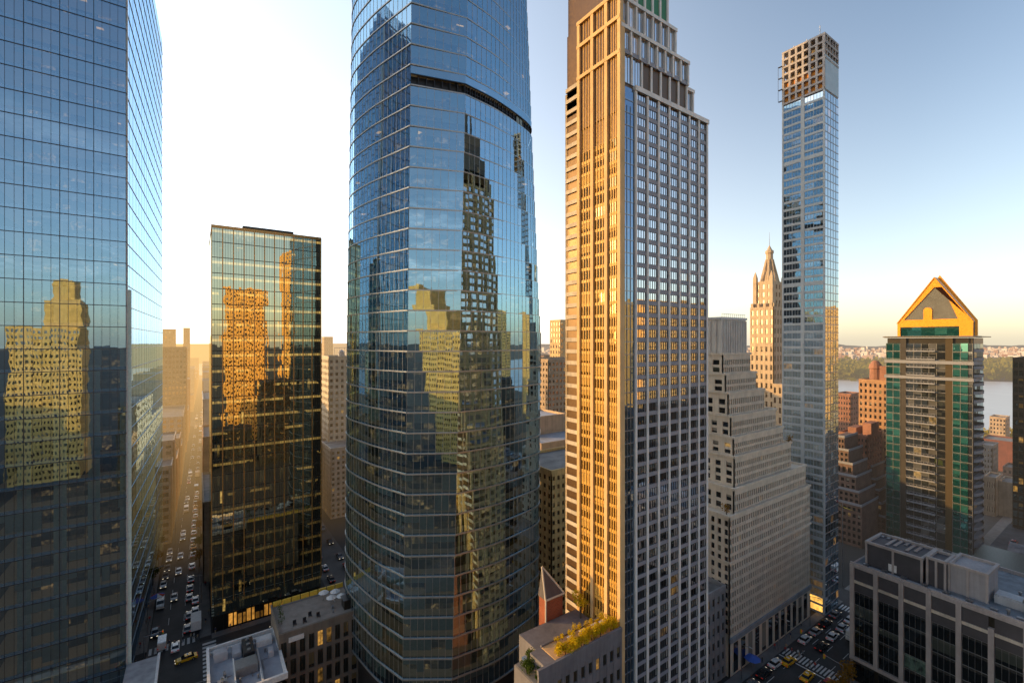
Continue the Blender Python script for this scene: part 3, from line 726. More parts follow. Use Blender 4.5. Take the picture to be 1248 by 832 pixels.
def tree(label,x,y,z,r,h,mat,n=500,size=.4,group=None,seed=0,name='tree'):
    rr=random.Random(seed*17+int(x*7)); t=empty(name,(x,y,z),label,'tree',group); m=MB(); tr=MB()
    tr.tube((x,y,z),(x,y,z+h*.45),.035*h,.022*h,8)
    for k in range(7):
        a=rr.uniform(0,6.28); c=(x+math.cos(a)*r*rr.uniform(.15,.6),y+math.sin(a)*r*rr.uniform(.15,.6),z+h*rr.uniform(.5,.9))
        tr.tube((x,y,z+h*.4),c,.015*h,.006*h,5); leaves(m,c,(r*.5,r*.5,h*.17),n//7,size,rr)
    m.build('crown',mat,t); tr.build('trunk',M_bark,t); return t
shrub('orange leaved shrub on a middle terrace of the cream ziggurat',138.6,61.9,50.9,1.2,2.4,M_leafO,160,.35)
shrub('orange leaved shrub on a low left ledge of the cream ziggurat',105.6,61.2,38.0,1.3,2.6,M_leafO,160,.35)
# low annex squeezed between golden tower and ziggurat
block('low_annex','narrow grey annex between the golden tower and the cream ziggurat','building',92,104,60.5,80,21,stone('grey annex',(.26,.25,.25)),G_pun,6,6,3.2,.45,.55)

# ------------------------------------------------------------------ tan spired tower
tx,ty=250.0,118.9
tn=empty('spired_tower',(tx,ty,0),'tan masonry tower with crenellated crown and pointed spire behind the slender glass tower','tower')
M_tan=stone('tan masonry',(.52,.39,.25),.15,.85,.2)
def stage(x0,x1,y0,y1,z0,z1,nbx,nby,nf,wf=.42,hf=.58):
    m=MB(); m.box(x0+.4,x1-.4,y0+.4,y1,z0,z1)
    facade(tn,m,(x0,y0+.4),UX,x1-x0,z0,z1,nbx,nf,wf,hf,G_punw,None,0,.4,.4,1.)
    facade(tn,m,(x0+.4,y1),UY,y1-y0,z0,z1,nby,nf,wf,hf,G_punw,None,0,.4,.4,1.)
    m.build('wall',M_tan,tn)
stage(tx,tx+19,ty,ty+12.5,0,98.5,6,5,20)
stage(tx-2.5,tx+12,ty-8,ty-.5,0,58,4,3,11)
stage(tx+2.2,tx+16,ty+2,ty+11,98.5,112.5,4,3,3)
m=MB()
for (x,y) in ((tx+2.4,ty+2.2),(tx+15.8,ty+2.2),(tx+2.4,ty+10.8),(tx+15.8,ty+10.8)):
    m=MB(); m.prism([(x-.9,y-.9),(x+.9,y-.9),(x+.9,y+.9),(x-.9,y+.9)],98.5,114.5); m.prism([(x-.9,y-.9),(x+.9,y-.9),(x+.9,y+.9),(x-.9,y+.9)],114.5,118,[(x-.1,y-.1),(x+.1,y-.1),(x+.1,y+.1),(x-.1,y+.1)]); m.build('turret',M_tan,tn)
for i in range(6):
    m=MB(); x=tx+.6+i*3.4; m.box(x,x+1.3,ty+.2,ty+1.2,98.51,100.6); m.build('merlon',M_tan,tn)
for i in range(4):
    m=MB(); y=ty+1+i*3.3; m.box(tx+.2,tx+1.2,y,y+1.3,98.51,100.6); m.build('merlon',M_tan,tn)
cx,cy=tx+9,ty+6.5
m=MB()
for k in range(8):
    a=k*math.pi/4+.39; p=Vector((cx+math.cos(a)*5.2,cy+math.sin(a)*4.2,112.5)); q=Vector((cx+math.cos(a)*1.7,cy+math.sin(a)*1.7,125)); m.tube(p,q,.55,.35,6)
m.lathe((cx,cy),[(4.6,112.5),(4.0,115),(2.6,119),(1.9,124),(1.8,128),(2.2,128.4),(2.2,129.6),(1.4,130.2),(.3,132.5),(0,133)],8)
m.build('spire',M_tan,tn); m=MB(); m.tube((cx,cy,132.5),(cx,cy,140),.16,.06); m.build('antenna',M_steel,tn)

# ------------------------------------------------------------------ teal tower with golden gable
TX,TY,TY1,TX1,TZ=226.8,40.1,64.7,250.1,81.3
tt=empty('gabled_tower',(TX,TY,0),'teal glass apartment tower with balconies under a bright golden triangular gable','tower')
G_teal=glass('teal glass',(.35,.85,.75),.22,(.0,.045,.04),(.02,.12,.11),.35,(1,.6,.15),.0,.5,amp=.05,wav=.05,spandrel=.12,sp_col=(.01,.05,.05))
G_dg=glass('dark balcony glass',(.7,.8,.8),.22,(.014,.016,.016),(.12,.12,.12),.3,(1,.55,.15),.04,.6,amp=.03,wav=.03)
M_gold=paint('golden gable panel',(.92,.36,.008),.40,.1); M_gp=stone('grey gable stone',(.15,.15,.13),.15,.8,.1)
M_beige=stone('shaded beige pier',(.06,.052,.042)); M_wb=paint('white balcony band',(.24,.25,.28),.6)  # shade of the tower face put into the dark pier and band colours
PT=3.05; nT=int(TZ/PT)
m=MB(); m.box(TX+.9,TX1-.9,TY+.9,TY1-.2,0,TZ); m.build('building_core',M_dk,tt)
yT=lambda px: onX(px,TX)[0]
def bay(name,pa,pb,off,mat,nsub,fl=range(0,nT)):
    y1,y0=yT(pa),yT(pb); b=None
    for k in fl:
        g=MB(); z=k*PT
        for j in range(nsub):
            ya=y1-(y1-y0)*j/nsub; yb=y1-(y1-y0)*(j+1)/nsub
            g.face([(TX+off,ya,z),(TX+off,yb,z),(TX+off,yb,z+PT),(TX+off,ya,z+PT)],[(j+pa+.01,k+.01),(j+pa+.99,k+.01),(j+pa+.99,k+.99),(j+pa+.01,k+.99)])
        b=g.build(name,mat,tt)
        mm=MB(); mm.box(TX+off-.08,TX+off-.003,y0,y1,z-.09,z+.09)
        for j in range(nsub+1):
            ya=y1-(y1-y0)*j/nsub; mm.box(TX+off-.07,TX+off-.003,ya-.06,ya+.06,z+.09,z+PT-.09)
        mm.build('mullions',M_steel,b)
bay('window_band',1080,1097,.0,G_teal,2); bay('window_band',1141,1152,.5,G_dg,1); bay('window_band',1161,1180,.0,G_teal,2); bay('window_band',1180,1185.2,.0,G_dg,1); bay('window_band',1104,1141,.7,G_dg,4)
for pa,pb,mt in ((1097,1104,M_beige),(1152,1161,paint('shaded ochre panel',(.07,.05,.022),.95))):  # ochre darkened too, the face's shade is in its colour
    m=MB(); m.box(TX+.1,TX+.9,yT(pb),yT(pa),0,TZ); m.build('pier',mt,tt)
for k in range(nT):
    z=k*PT; m=MB(); y0,y1=yT(1140),yT(1105); m.box(TX-.75,TX+.7,y0,y1,z-.12,z+.1); m.box(TX-.75,TX-.68,y0,y1,z+.1,z+.38); m.box(TX-.76,TX-.68,y0,y1,z+.95,z+1.05)
    for j in range(9): yy=y0+(y1-y0)*j/8; m.box(TX-.74,TX-.69,yy-.04,yy+.04,z+.38,z+.95)
    m.build('balcony',M_wb,tt)
    # rounded balconies on the right-hand front
    m=MB(); pts=[(TX+9+7*math.cos(a),TY+.9-2.2*math.sin(a)) for a in [math.pi-math.pi*i/10 for i in range(11)]]
    m.prism(pts,z-.12,z+.12); 
    for a,b in zip(pts,pts[1:]): m.face([(*a,z+.12),(*b,z+.12),(*b,z+.95),(*a,z+.95)])
    m.build('balcony',M_wb,tt)
    for (xa,xb) in ((TX+.9,TX+4),(TX+4,TX+8),(TX+8,TX+12),(TX+12,TX+17),(TX+17,TX1-.9)):
        window(tt,[(xa+.2,TY+.85,z+.3),(xb-.2,TY+.85,z+.3),(xb-.2,TY+.85,z+PT-.2),(xa+.2,TY+.85,z+PT-.2)],G_dg,None,0)
m=MB(); m.box(TX+1.3,TX+2.6,TY+.02,TY+.9,0,TZ); m.build('pier',M_beige,tt)
for z,h in ((ZP(441.5,170),1.2),(ZP(461,170),1.1),(ZP(411,170)+.2,.6)):
    m=MB(); m.box(TX-.6,TX-.1,TY-.5,TY1+.4,z-h/2,z+h/2); m.box(TX-.1,TX+12,TY-.5,TY-.1,z-h/2,z+h/2); m.build('white_floor_band',M_wb,tt)
m=MB(); m.box(TX-1.0,TX1+.6,TY-1.0,TY1+.8,TZ+.31,TZ+.62); m.build('roof_eave',paint('bronze eave',(.10,.075,.05),.5),tt)
# gable: golden frame, grey infill, small golden arched door shape, window strip
gx=TX+1.6; ga,gb=yT(1092),yT(1184.5); gm_=yT(1137); ze=ZP(392,172); za=ZP(338.5,172)
zb_=TZ+.76; zs=ZP(392,172); zs2=ZP(398,172)
fr=MB()
def slab_yz(mb,pts,x0,x1):
    n=len(pts); mb.face([(x0,y,z) for y,z in pts]); mb.face([(x1,y,z) for y,z in reversed(pts)])
    for i in range(n):
        (ya,za_),(yb,zb2)=pts[i],pts[(i+1)%n]; mb.face([(x0,yb,zb2),(x0,ya,za_),(x1,ya,za_),(x1,yb,zb2)])
ap=(gm_,za); el_=(ga,ze); er=(gb,ze)
th=2.6
def inn(yv,zv): return (yv,zv)
# left sloping beam (thin), right sloping beam (wide), bottom beam, side posts
slab_yz(fr,[(ga,zb_),(ga-.9,zb_),(ga-.9,ze-.3),(ga,ze)],gx-.02,gx+1.2)
slab_yz(fr,[(ga,ze),(ga-1.0,ze-.35),(gm_,za-3.6),(gm_,za)],gx-.02,gx+1.2)
slab_yz(fr,[(gm_,za),(gm_,za-3.6),(gm_-2.4,za-3.7),(gb+3.6,ze-.1),(gb+1.6,ze-.1),(gb,ze)],gx-.02,gx+1.2)
slab_yz(fr,[(gb+3.6,ze-.1),(gb+3.6,zb_),(gb,zb_),(gb,ze),(gb+1.6,ze-.1)],gx-.015,gx+1.2)
slab_yz(fr,[(ga-.9,zs2),(ga-.9,zs+.9),(gb+3.6,zs+.9),(gb+3.6,zs2)],gx,gx+1.2)
fr.build('gable_frame',M_gold,tt)
m=MB(); slab_yz(m,[(ga-.9,zs+.9),(ga-.9,ze-.3),(gm_,za-3.6),(gm_-2.4,za-3.7),(gb+3.6,ze),(gb+3.6,zs+.9)],gx+.3,gx+1.1); m.build('gable_infill',M_gp,tt)
m=MB(); c=yT(1129); h0=zs+.9; slab_yz(m,[(c+1.25,h0),(c+1.25,h0+3.6),(c+.9,h0+4.3),(c,h0+4.6),(c-.9,h0+4.3),(c-1.25,h0+3.6),(c-1.25,h0)],gx+.05,gx+.29); m.build('gable_niche',M_gold,tt)
m=MB(); 
for j in range(5):
    ya=ga-1.-(ga-gb-4.6)*j/5; yb=ga-1.-(ga-gb-4.6)*(j+1)/5
    m.face([(gx+.35,ya,zb_),(gx+.35,yb,zb_),(gx+.35,yb,zs2),(gx+.35,ya,zs2)],[(j+.01,3.01),(j+.99,3.01),(j+.99,3.99),(j+.01,3.99)])
m.build('gable_window',G_teal,tt)
m=MB(); slab_yz(m,[(ga,zb_),(ga,ze),(gm_,za),(gb,ze),(gb,zb_)],gx+1.21,gx+6); m.build('gable_block',M_gp,tt)
m=MB()
for (p,q) in (((ga+.15,ze-.2),(gm_,za+.25)),((gm_,za+.25),(gb-.15,ze-.2))):
    m.face([(gx-.3,*q),(gx-.3,*p),(gx+6,*p),(gx+6,*q)]); m.face([(gx-.3,p[0],p[1]-.5),(gx-.3,*p),(gx-.3,*q),(gx-.3,q[0],q[1]-.5)])
slab_yz(m,[(gm_-.6,za-.1),(gm_-1.2,za+.9),(gb-.9,ze+.25),(gb-.9,zb_),(gb-.2,zb_),(gb-.2,ze)],gx+1.6,gx+2.2)
m.build('gable_roof',M_gold,tt)

# ------------------------------------------------------------------ dark block with pale piers, right foreground
rbx,rby=127.5,43.1; RA=math.radians(-2.6)
rb=empty('pier_fronted_block',(rbx,rby,0),'dark glass block with pale stone piers in the lower right corner','building',rz=RA)
M_rp=stone('pale rough pier',(.38,.33,.305),.15,.85,.2); M_rd=stone('dark panel',(.06,.055,.06),.2,.6,.0)
G_rb=glass('black office glass',(.6,.72,.72),.06,(.008,.009,.010),(.05,.055,.045),.3,(.45,.75,.62),.05,.12,amp=.02,wav=.02)
RZ=27.6; L=52.; Wb=26.
m=MB(); m.box(rbx+.35,rbx+Wb,rby-L,rby-.3,0,RZ-.5); m.build('building_core',M_dk,rb)
bayL=4.62; nb=11
for i in range(nb+1):
    y=rby-.35-bayL*i; m=MB(); m.box(rbx-.42,rbx+.35,y-.42,y+.42,5.9,RZ if i!=5 else RZ-3.0); m.build('pier',M_rp,rb)
for (z0,z1,x) in ((RZ-.75,RZ-.1,-.3),(RZ-4.3,RZ-3.7,-.22),(5.2,5.9,-.5)):
    m=MB(); m.box(rbx+x,rbx+.3,rby-L,rby+.1,z0,z1); m.build('beam',M_rp if z0<20 and z0>6 or z0>RZ-1 or z0<6 else M_cream,rb)
for i in range(nb):
    y1=rby-.35-bayL*i-.42; y0=y1-bayL+.84
    m=MB(); m.box(rbx+.06,rbx+.34,y0,y1,RZ-3.7,RZ-.75); m.box(rbx+.06,rbx+.34,y0,y1,RZ-6.3,RZ-4.3); m.build('dark_panel',M_rd,rb)
    for k in range(5):
        z=5.9+k*3.08
        window(rb,[(rbx+.12,y1,z),(rbx+.12,y0,z),(rbx+.12,y0,z+3.08),(rbx+.12,y1,z+3.08)],G_rb,M_steel,3)
    window(rb,[(rbx+.12,y1,.4),(rbx+.12,y0,.4),(rbx+.12,y0,5.1),(rbx+.12,y1,5.1)],G_rb,M_dark,3)
m=MB(); m.box(rbx-.1,rbx+Wb,rby-.3,rby+.1,0,RZ-.2); m.build('side_wall',M_rp,rb)
m=MB(); m.box(rbx+.3,rbx+Wb-.1,rby-L,rby-.3,RZ-.5,RZ-.25); m.build('roof',stone('blue grey roof',(.15,.17,.19),.3,.9,0,.5),rb)
m=MB(); m.box(rbx-.1,rbx+.3,rby-L,rby+.1,RZ-.099,RZ+.35); m.box(rbx+Wb-.4,rbx+Wb,rby-L,rby+.1,RZ-.25,RZ+.5); m.build('parapet',M_rp,rb)
# roof-top plant rooms
def plant(x0,x1,y0,y1,h,wall,cap,name):
    m=MB(); m.box(x0,x1,y0,y1,RZ-.25,RZ+h); o=m.build(name,wall,rb)
    m=MB(); m.box(x0-.25,x1+.25,y0-.25,y0+.25,RZ+h,RZ+h+.55); m.box(x0-.25,x1+.25,y1-.25,y1+.25,RZ+h,RZ+h+.55); m.box(x0-.25,x0+.25,y0+.25,y1-.25,RZ+h,RZ+h+.55); m.box(x1-.25,x1+.25,y0+.25,y1-.25,RZ+h,RZ+h+.55)
    for y in (y0,(y0+y1)/2,y1): m.box(x0-.22,x0-.01,y-.2,y+.2,RZ-.25,RZ+h)
    m.build('cap',cap,o); return o
plant(rbx+2.6,rbx+11,rby-12.3,rby-2.2,4.9,M_rd,M_rp,'plant_room')
plant(rbx+3.4,rbx+9,rby-15.9,rby-13.0,5.4,M_rd,M_rp,'stair_house')
plant(rbx+4.2,rbx+12,rby-22.0,rby-16.3,5.2,stone('pale render',(.34,.32,.32),.1),M_rp,'lift_house')
m=MB(); m.box(rbx+2.5,rbx+2.58,rby-7.9,rby-6.4,RZ+.2,RZ+1.8); m.build('access_hatch',M_white,rb)
m=MB(); m.box(rbx+6,rbx+9.5,rby-L,rby-22.6,RZ-.24,RZ+1.2); m.box(rbx+6.3,rbx+9.2,rby-L,rby-22.7,RZ+1.2,RZ+1.5); m.build('duct',stone('pale duct',(.40,.41,.43),.1,.6),rb)
for (dx,dy) in ((3.5,-27.5),(5.2,-28.5)):
    m=MB(); m.lathe((rbx+dx,rby+dy),[(.42,RZ-.24),(.42,RZ+2.4),(.62,RZ+2.6),(.55,RZ+3.2),(0,RZ+3.4)],12); m.build('vent_pipe',M_steel,rb)
for i in range(14):
    m=MB(); m.box(rbx+1.2,rbx+2.0,rby-3.5*i-3,rby-3.5*i-2,RZ-.24,RZ+.35); m.build('roof_box',M_steel,rb)
# ------------------------------------------------------------------ ground, roads, river, far shore (the setting)
def sheet(name,polys,mat,z,kind='structure'):
    m=MB()
    for p in polys: m.face([(a,b,z) for a,b in p],[(a,b) for a,b in p])
    o=m.build(name,mat); o['kind']=kind; return o
def rect(x0,x1,y0,y1): return [(x0,y0),(x1,y0),(x1,y1),(x0,y1)]
M_ground=stone('city ground',(.035,.033,.03),.3,.95,0,.05)
sheet('ground',[rect(-9000,9000,-9000,20000)],M_ground,-.02)
sheet('street',[[(-10.6,147),(.6,147),(.6+17.5,1400),(-10.6+17.5,1400)],rect(-9.5,-.2,-120,122)],M_asph,.004)
sheet('avenue',[rect(-300,60,122,147)],M_asph,.008)
sheet('avenue',[rect(60,700,43.5,57.2)],M_asph,.006)
sheet('side_street',[rect(34.5,46,147,420)],M_asph,.004)
sheet('cross_street',[rect(163.5,172,57.2,400),rect(163.5,172,-80,43.5)],M_asph,.004)
def kerb(name,polys):
    m=MB()
    for (x0,x1,y0,y1) in polys: m.box(x0,x1,y0,y1,-.02,.13)
    o=m.build(name,M_walk); o['kind']='structure'
kerb('pavement',[(-13.4,-10.6,150,260),(.6,3.2,149,260),(-13.4,-9.5,60,121),(-.2,3.4,60,119.6),(3.3,34.5,147,149.4),(-120,-13.4,119.5,122)])
kerb('pavement',[(60,163.5,57.2,59.5),(60,163.5,41.2,43.5),(172,400,57.2,60),(172,400,40,43.5)])
mk=MB()
def mark(x0,x1,y0,y1): mk.face([(x0,y0,.014),(x1,y0,.014),(x1,y1,.014),(x0,y1,.014)])
for y in range(152,700,9): k=.014*(y-147); mark(-6.9+k,-6.75+k,y,y+4); mark(-3.3+k,-3.15+k,y,y+4)
for x in range(62,155,8): mark(x,x+3.5,46.9,47.02); mark(x,x+3.5,50.4,50.52); mark(x,x+3.5,53.8,53.92)
for i in range(9): mark(-10.2+1.15*i,-9.6+1.15*i,148,151); mark(-10.2+1.15*i,-9.6+1.15*i,118,121)
for i in range(14): mark(-13.8,-10.8,122.8+1.7*i,123.7+1.7*i); mark(1.2,4.2,122.8+1.7*i,123.7+1.7*i)
for i in range(17): mark(123.5,127.,43.9+.78*i,44.3+.78*i); mark(158.5,161.8,43.9+.78*i,44.3+.78*i)
mark(-60,-14,131,131.2); mark(5,60,131,131.2); mark(122.4,122.8,43.7,57)
o=mk.build('road_markings',M_mark); o['kind']='structure'
def water():
    t=NT('river water'); p=t.pos(); n=t.noise(t.vmath('MULTIPLY',p,(.03,.012,1)).outputs[0],1.,5); b=t.n('Bump',{'Strength':.25,'Distance':1.,'Height':t.noise(p,.12,4)})
    col=t.mix(n,(.42,.43,.44),(.62,.62,.62)); sh=t.n('BsdfPrincipled',{'Base Color':col,'Roughness':.3,'IOR':1.33,'Normal':b.outputs[0]}); return t.finish(sh)
sheet('river',[[(-1200,2900),(0,1330),(190,930),(500,140),(560,-60),(900,-900),(2300,-900),(1400,60),(1290,230),(820,980),(0,1990),(-900,3400)]],water(),.05)
# wooded far bank, one mass of trees
def forest(name,cpts,n,rad,hgt,size,mat,seed):
    rr=random.Random(seed); m=MB()
    for _ in range(n):
        x,y=cpts(rr); h=hgt*rr.uniform(.6,1.3); r=rad*rr.uniform(.7,1.3)
        leaves(m,(x,y,h*.55),(r,r,h*.5),18,size,rr)
    o=m.build(name,mat); o['kind']='stuff'; return o
def far_bank(rr):
    d=rr.uniform(930,1500); px=rr.uniform(1000,1290); return P(px,d)
forest('far_bank_woods',far_bank,800,16,24,13,foliage('far woods',(.05,.075,.012),(.26,.20,.02)),3)
def near_bank(rr):
    t=rr.random(); px=rr.uniform(1196,1245); d=rr.uniform(350,372); return P(px,d)
forest('near_bank_trees',near_bank,46,6,9,3.,foliage('bank yellow',(.10,.10,.01),(.38,.28,.02)),4)
def hills():
    rr=random.Random(9); m=MB()
    N=120
    for (dist,hb,hv,px0,px1) in ((5200,30,16,150,1300),(2700,12,16,150,460)):
        prev=None
        for i in range(N+1):
            px=px0+(px1-px0)*i/N; h=hb+hv*(math.sin(i*.31)+.6*math.sin(i*.77+1)+.3*math.sin(i*2.1)); 
            a=P(px,dist); b=P(px,dist*1.25)
            cur=((*a,-1),(*b,h)); 
            if prev: m.face([prev[0],cur[0],cur[1],prev[1]])
            prev=cur
    t=stone('far hills',(.10,.09,.07),.3,.95,0,.004); o=m.build('hills',t); o['kind']='structure'
hills()
def far_city():
    rr=random.Random(12); m=MB()
    for _ in range(2600):
        px=rr.uniform(560,1320); d=1500+rr.random()**1.4*3200; x,y=P(px,d); w_=rr.uniform(8,34); l=rr.uniform(8,34); h=rr.choice([8,10,12,14,20,28])*rr.uniform(.7,1.2)
        m.box(x,x+w_,y,y+l,0,h)
    t=NT('far city'); p=t.pos(); r=t.wn(t.vmath('FLOOR',t.vmath('MULTIPLY',p,(.03,.03,.0))).outputs[0])
    col=t.mix(r.outputs[0],(.26,.15,.11),(.62,.56,.50)); sh=t.n('BsdfDiffuse',{0:col}); mat=t.finish(sh)
    o=m.build('far_city',mat); o['kind']='stuff'
far_city()

# ------------------------------------------------------------------ bottom-left roofs
b1=empty('flat_roof_building',(1.6,98,0),'low building with bluish grey roof full of equipment at the lower left','building')
m=MB(); m.box(1.9,14.2,98,115.2,0,14.5)
M_lr=stone('grey brown wall',(.17,.15,.14)); facade(b1,m,(1.9,98.2),UX,12.3,0,14.5,5,4,.5,.55,G_pun,None,0,.2,1,.4); m.build('wall',M_lr,b1)
m=MB(); m.box(1.6,14.6,97.8,98.3,14.5,15.6); m.box(1.6,2.1,98.3,115.4,14.5,15.6); m.box(14.1,14.6,98.3,115.4,14.5,15.2); m.box(2.1,14.1,115,115.4,14.5,15.5); m.box(2.1,14.1,113.9,114.2,14.5,15.1); m.build('parapet',M_white,b1)
m=MB(); m.box(2.11,14.09,98.31,113.89,14.51,14.6); m.build('roof',stone('blue grey membrane',(.30,.32,.36),.15,.7,0,.5),b1)
for (x0,x1,y0,y1,h,mt,nm) in ((2.8,5.2,110.4,112.6,1.6,M_rooflight,'air_handler'),(6.0,7.6,109.5,113,1.1,M_rooflight,'skylight'),(7.8,9.8,107,112.8,1.9,M_dark,'cooling_unit'),(6.2,10.0,103,106.5,1.6,M_steel,'plant_box'),(10.4,13.4,110.8,113,1.2,M_white,'tent_canopy'),(3.2,4.8,102,103.2,.9,M_steel,'fan_box'),(12.2,13.2,106,108,1.2,M_rooflight,'vent_box'),(10.3,10.6,99,110,.7,M_white,'roof_kerb'),(6.0,6.2,99,109,.7,M_white,'roof_kerb')):
    m=MB(); m.box(x0,x1,y0,y1,14.6,14.6+h); m.box(x0+.15,x1-.15,y0+.15,y1-.15,14.6+h,14.68+h); o=m.build(nm,mt,b1)
    if nm in('cooling_unit','fan_box'):
        for j in range(3): q=MB(); q.lathe(((x0+x1)/2,y0+(y1-y0)*(j+.5)/3),[(.35,14.69+h),(.35,14.95+h),(.1,14.95+h),(0,14.85+h)],10); q.build('fan',M_steel,o)
# lower podium canopy by the blue tower
cp=empty('canopy_roof',(-13.3,100,0),'pale grey flat podium canopy at the foot of the left blue tower','canopy')
m=MB(); m.box(-13.3,-7.6,100,136.6,5.2,5.7); m.build('roof',stone('pale canopy',(.34,.34,.35),.25,.8,0,.5),cp)
m=MB(); m.box(-7.6,-7.1,100,136.6,5.1,6.3); m.build('parapet',M_white,cp)
for y in (104,114,124,134):
    m=MB(); m.box(-8.2,-7.8,y,y+.4,0,5.2); m.build('post',M_steel,cp)
for (x,y) in ((-11,112),(-10,121)):
    m=MB(); m.box(x-1,x+1,y-1.5,y+1.5,5.7,6.5); m.box(x-.8,x+.8,y-1.3,y+1.3,6.5,6.56); m.build('roof_box',M_steel,cp)

# tan terrace-roof building
b2=empty('terrace_roof_building',(14.2,106.5,0),'tan block with open roof terrace and yellow parapet beside curved tower','building')
M_tb=stone('dull tan wall',(.20,.165,.13),.15); G_b2=glass('amber mirrored window',(1.,.85,.6),.22,(.012,.012,.012),(.2,.15,.07),.3,(1.,.50,.10),.16,.8,amp=.04,wav=.03)
m=MB(); m.box(14.6,30.2,106.9,119.4,0,17.9); facade(b2,m,(14.2,106.9),UX,16.4,0,17.9,9,4,.62,.82,G_b2,M_dark,1,.4,.3,1.2); m.box(14.2,14.6,106.9,119.4,0,17.9); m.build('wall',M_tb,b2)
m=MB(); m.box(14.55,30.4,106.95,119.3,17.905,18.0); m.build('roof',stone('terrace roof',(.30,.25,.21),.2,.9,0,.6),b2)
m=MB(); m.box(14.1,30.6,106.4,106.9,17.91,18.4); m.box(14.1,14.5,106.9,119.5,17.91,18.5); m.build('parapet',M_tb,b2)
for i in range(8):
    m=MB(); m.box(14.6+2*i,16.4+2*i,119.15,119.45,18.0,19.1); m.build('parapet_panel',paint('yellow panel paint',(.78,.50,.06),.5),b2)  # even yellow paint on every panel
m=MB(); m.box(16.0,19.0,106.2,106.4,16.2,17.2); m.build('balcony',M_white,b2)
rr=random.Random(4)
for k in range(3): shrub('green shrub in the corner of the tan roof terrace',15.2+.2*k,111+2.6*k,18.0,.8,1.7,M_leafG,90,.2,'shrubs on the tan roof terrace',seed=k)
def chairset(x,y,z,label,cat='chair'):
    t=empty('lounge_chair',(x,y,z),label,'chair','chairs on the tan roof terrace'); m=MB(); m.box(x-.35,x+.35,y-.35,y+.35,z+.3,z+.42); m.build('seat',M_dark,t)
    m=MB(); m.box(x-.35,x+.35,y+.28,y+.36,z+.42,z+1.0); m.build('backrest',M_dark,t)
    for dx in(-.3,.3):
        for dy in(-.3,.3): m=MB(); m.box(x+dx-.04,x+dx+.04,y+dy-.04,y+dy+.04,z,z+.3); m.build('leg',M_dark,t)
for (x,y) in ((17.6,109),(19.6,108.8),(21,110.4),(22.5,109.2)): chairset(x,y,18.0,'dark chair on the tan terrace roof near its front edge')
def parasol(x,y,z,label):
    t=empty('parasol',(x,y,z),label,'parasol','parasols on the tan roof terrace'); m=MB(); m.tube((x,y,z),(x,y,z+2.2),.05); m.build('pole',M_steel,t)
    m=MB(); m.lathe((x,y),[(1.2,z+1.8),(.6,z+2.15),(0,z+2.4)],8); m.build('canopy',M_white,t)
for (x,y) in ((25,115.6),(26,112.4),(27.4,114.6),(28.2,111.8)): parasol(x,y,18.0,'pale parasol at the right end of the tan roof terrace')
t=empty('roof_hut',(28,108.5,18),'dark hut on the tan roof terrace next to curved tower','hut'); m=MB(); m.box(28,30.2,108.5,111,18,20); m.build('wall',M_dk,t); m=MB(); m.box(27.8,30.4,108.3,111.2,20,20.2); m.build('roof',M_dark,t)

# ------------------------------------------------------------------ planted-roof building between the two centre towers
g=empty('planted_roof_building',(38,48.8,0),'low grey building whose long roof terrace is planted with sunlit yellow shrubs','building')
M_gw=stone('slate grey wall',(.17,.16,.17)); m=MB(); m.box(40,54.6,49.1,53.2,0,34.6); facade(g,m,(38.2,49.1),UX,16.5,12,34.6,11,6,.55,.5,G_b2,None,0,.3,.3,1.4); m.box(38.2,54.7,48.9,49.1,0,12); m.build('wall',M_gw,g)
m=MB(); m.box(42,54.5,49.2,53.1,34.62,34.7); m.build('roof',stone('terrace boards',(.60,.38,.18),.2,.8,0,.8),g)
m=MB(); m.box(38.1,54.7,48.75,49.15,34.61,35.3); m.box(42.0,54.6,53.0,53.3,34.61,34.95); m.build('parapet',M_gw,g)
m=MB(); m.box(38.3,41.9,49.2,54.8,0,32.6); m.build('lower_wing',M_gw,g); m=MB(); m.box(38.4,41.8,49.25,54.7,32.61,32.7); m.build('lower_roof',M_roof,g)
m=MB(); m.box(41.85,42.1,53.2,54.8,32.7,33.6); m.box(41.2,41.6,49.4,54.5,32.71,33.3); m.build('kerb',M_conc,g)
rr=random.Random(21)
for i in range(26):
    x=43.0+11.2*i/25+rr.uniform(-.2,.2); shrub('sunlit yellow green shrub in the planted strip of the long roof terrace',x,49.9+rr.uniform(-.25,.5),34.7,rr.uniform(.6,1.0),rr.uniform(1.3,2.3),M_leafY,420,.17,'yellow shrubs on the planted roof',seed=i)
for i in range(9):
    x=44.5+9.5*i/8; shrub('yellow shrub along the back edge of the long roof terrace',x,52.6+rr.uniform(-.2,.2),34.7,.5,rr.uniform(.8,1.5),M_leafY,160,.16,'yellow shrubs at the back of the planted roof',seed=100+i)
for i in range(26):
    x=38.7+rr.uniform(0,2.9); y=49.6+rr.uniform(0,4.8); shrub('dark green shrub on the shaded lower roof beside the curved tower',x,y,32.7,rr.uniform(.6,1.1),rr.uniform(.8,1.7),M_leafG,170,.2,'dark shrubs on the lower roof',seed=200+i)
for i,(x,y) in enumerate(((46.5,51.6),(49,51.7),(51.6,51.7),(53.2,51.6))):
    t=empty('roof_table',(x,y,34.7),'low table on the sunlit planted roof terrace','table','tables on the planted roof'); m=MB(); m.box(x-.5,x+.5,y-.35,y+.35,35.3,35.38); m.build('tabletop',M_white,t)
    for dx in(-.4,.4):
        m=MB(); m.box(x+dx-.05,x+dx+.05,y-.05,y+.05,34.7,35.3); m.build('leg',M_steel,t)
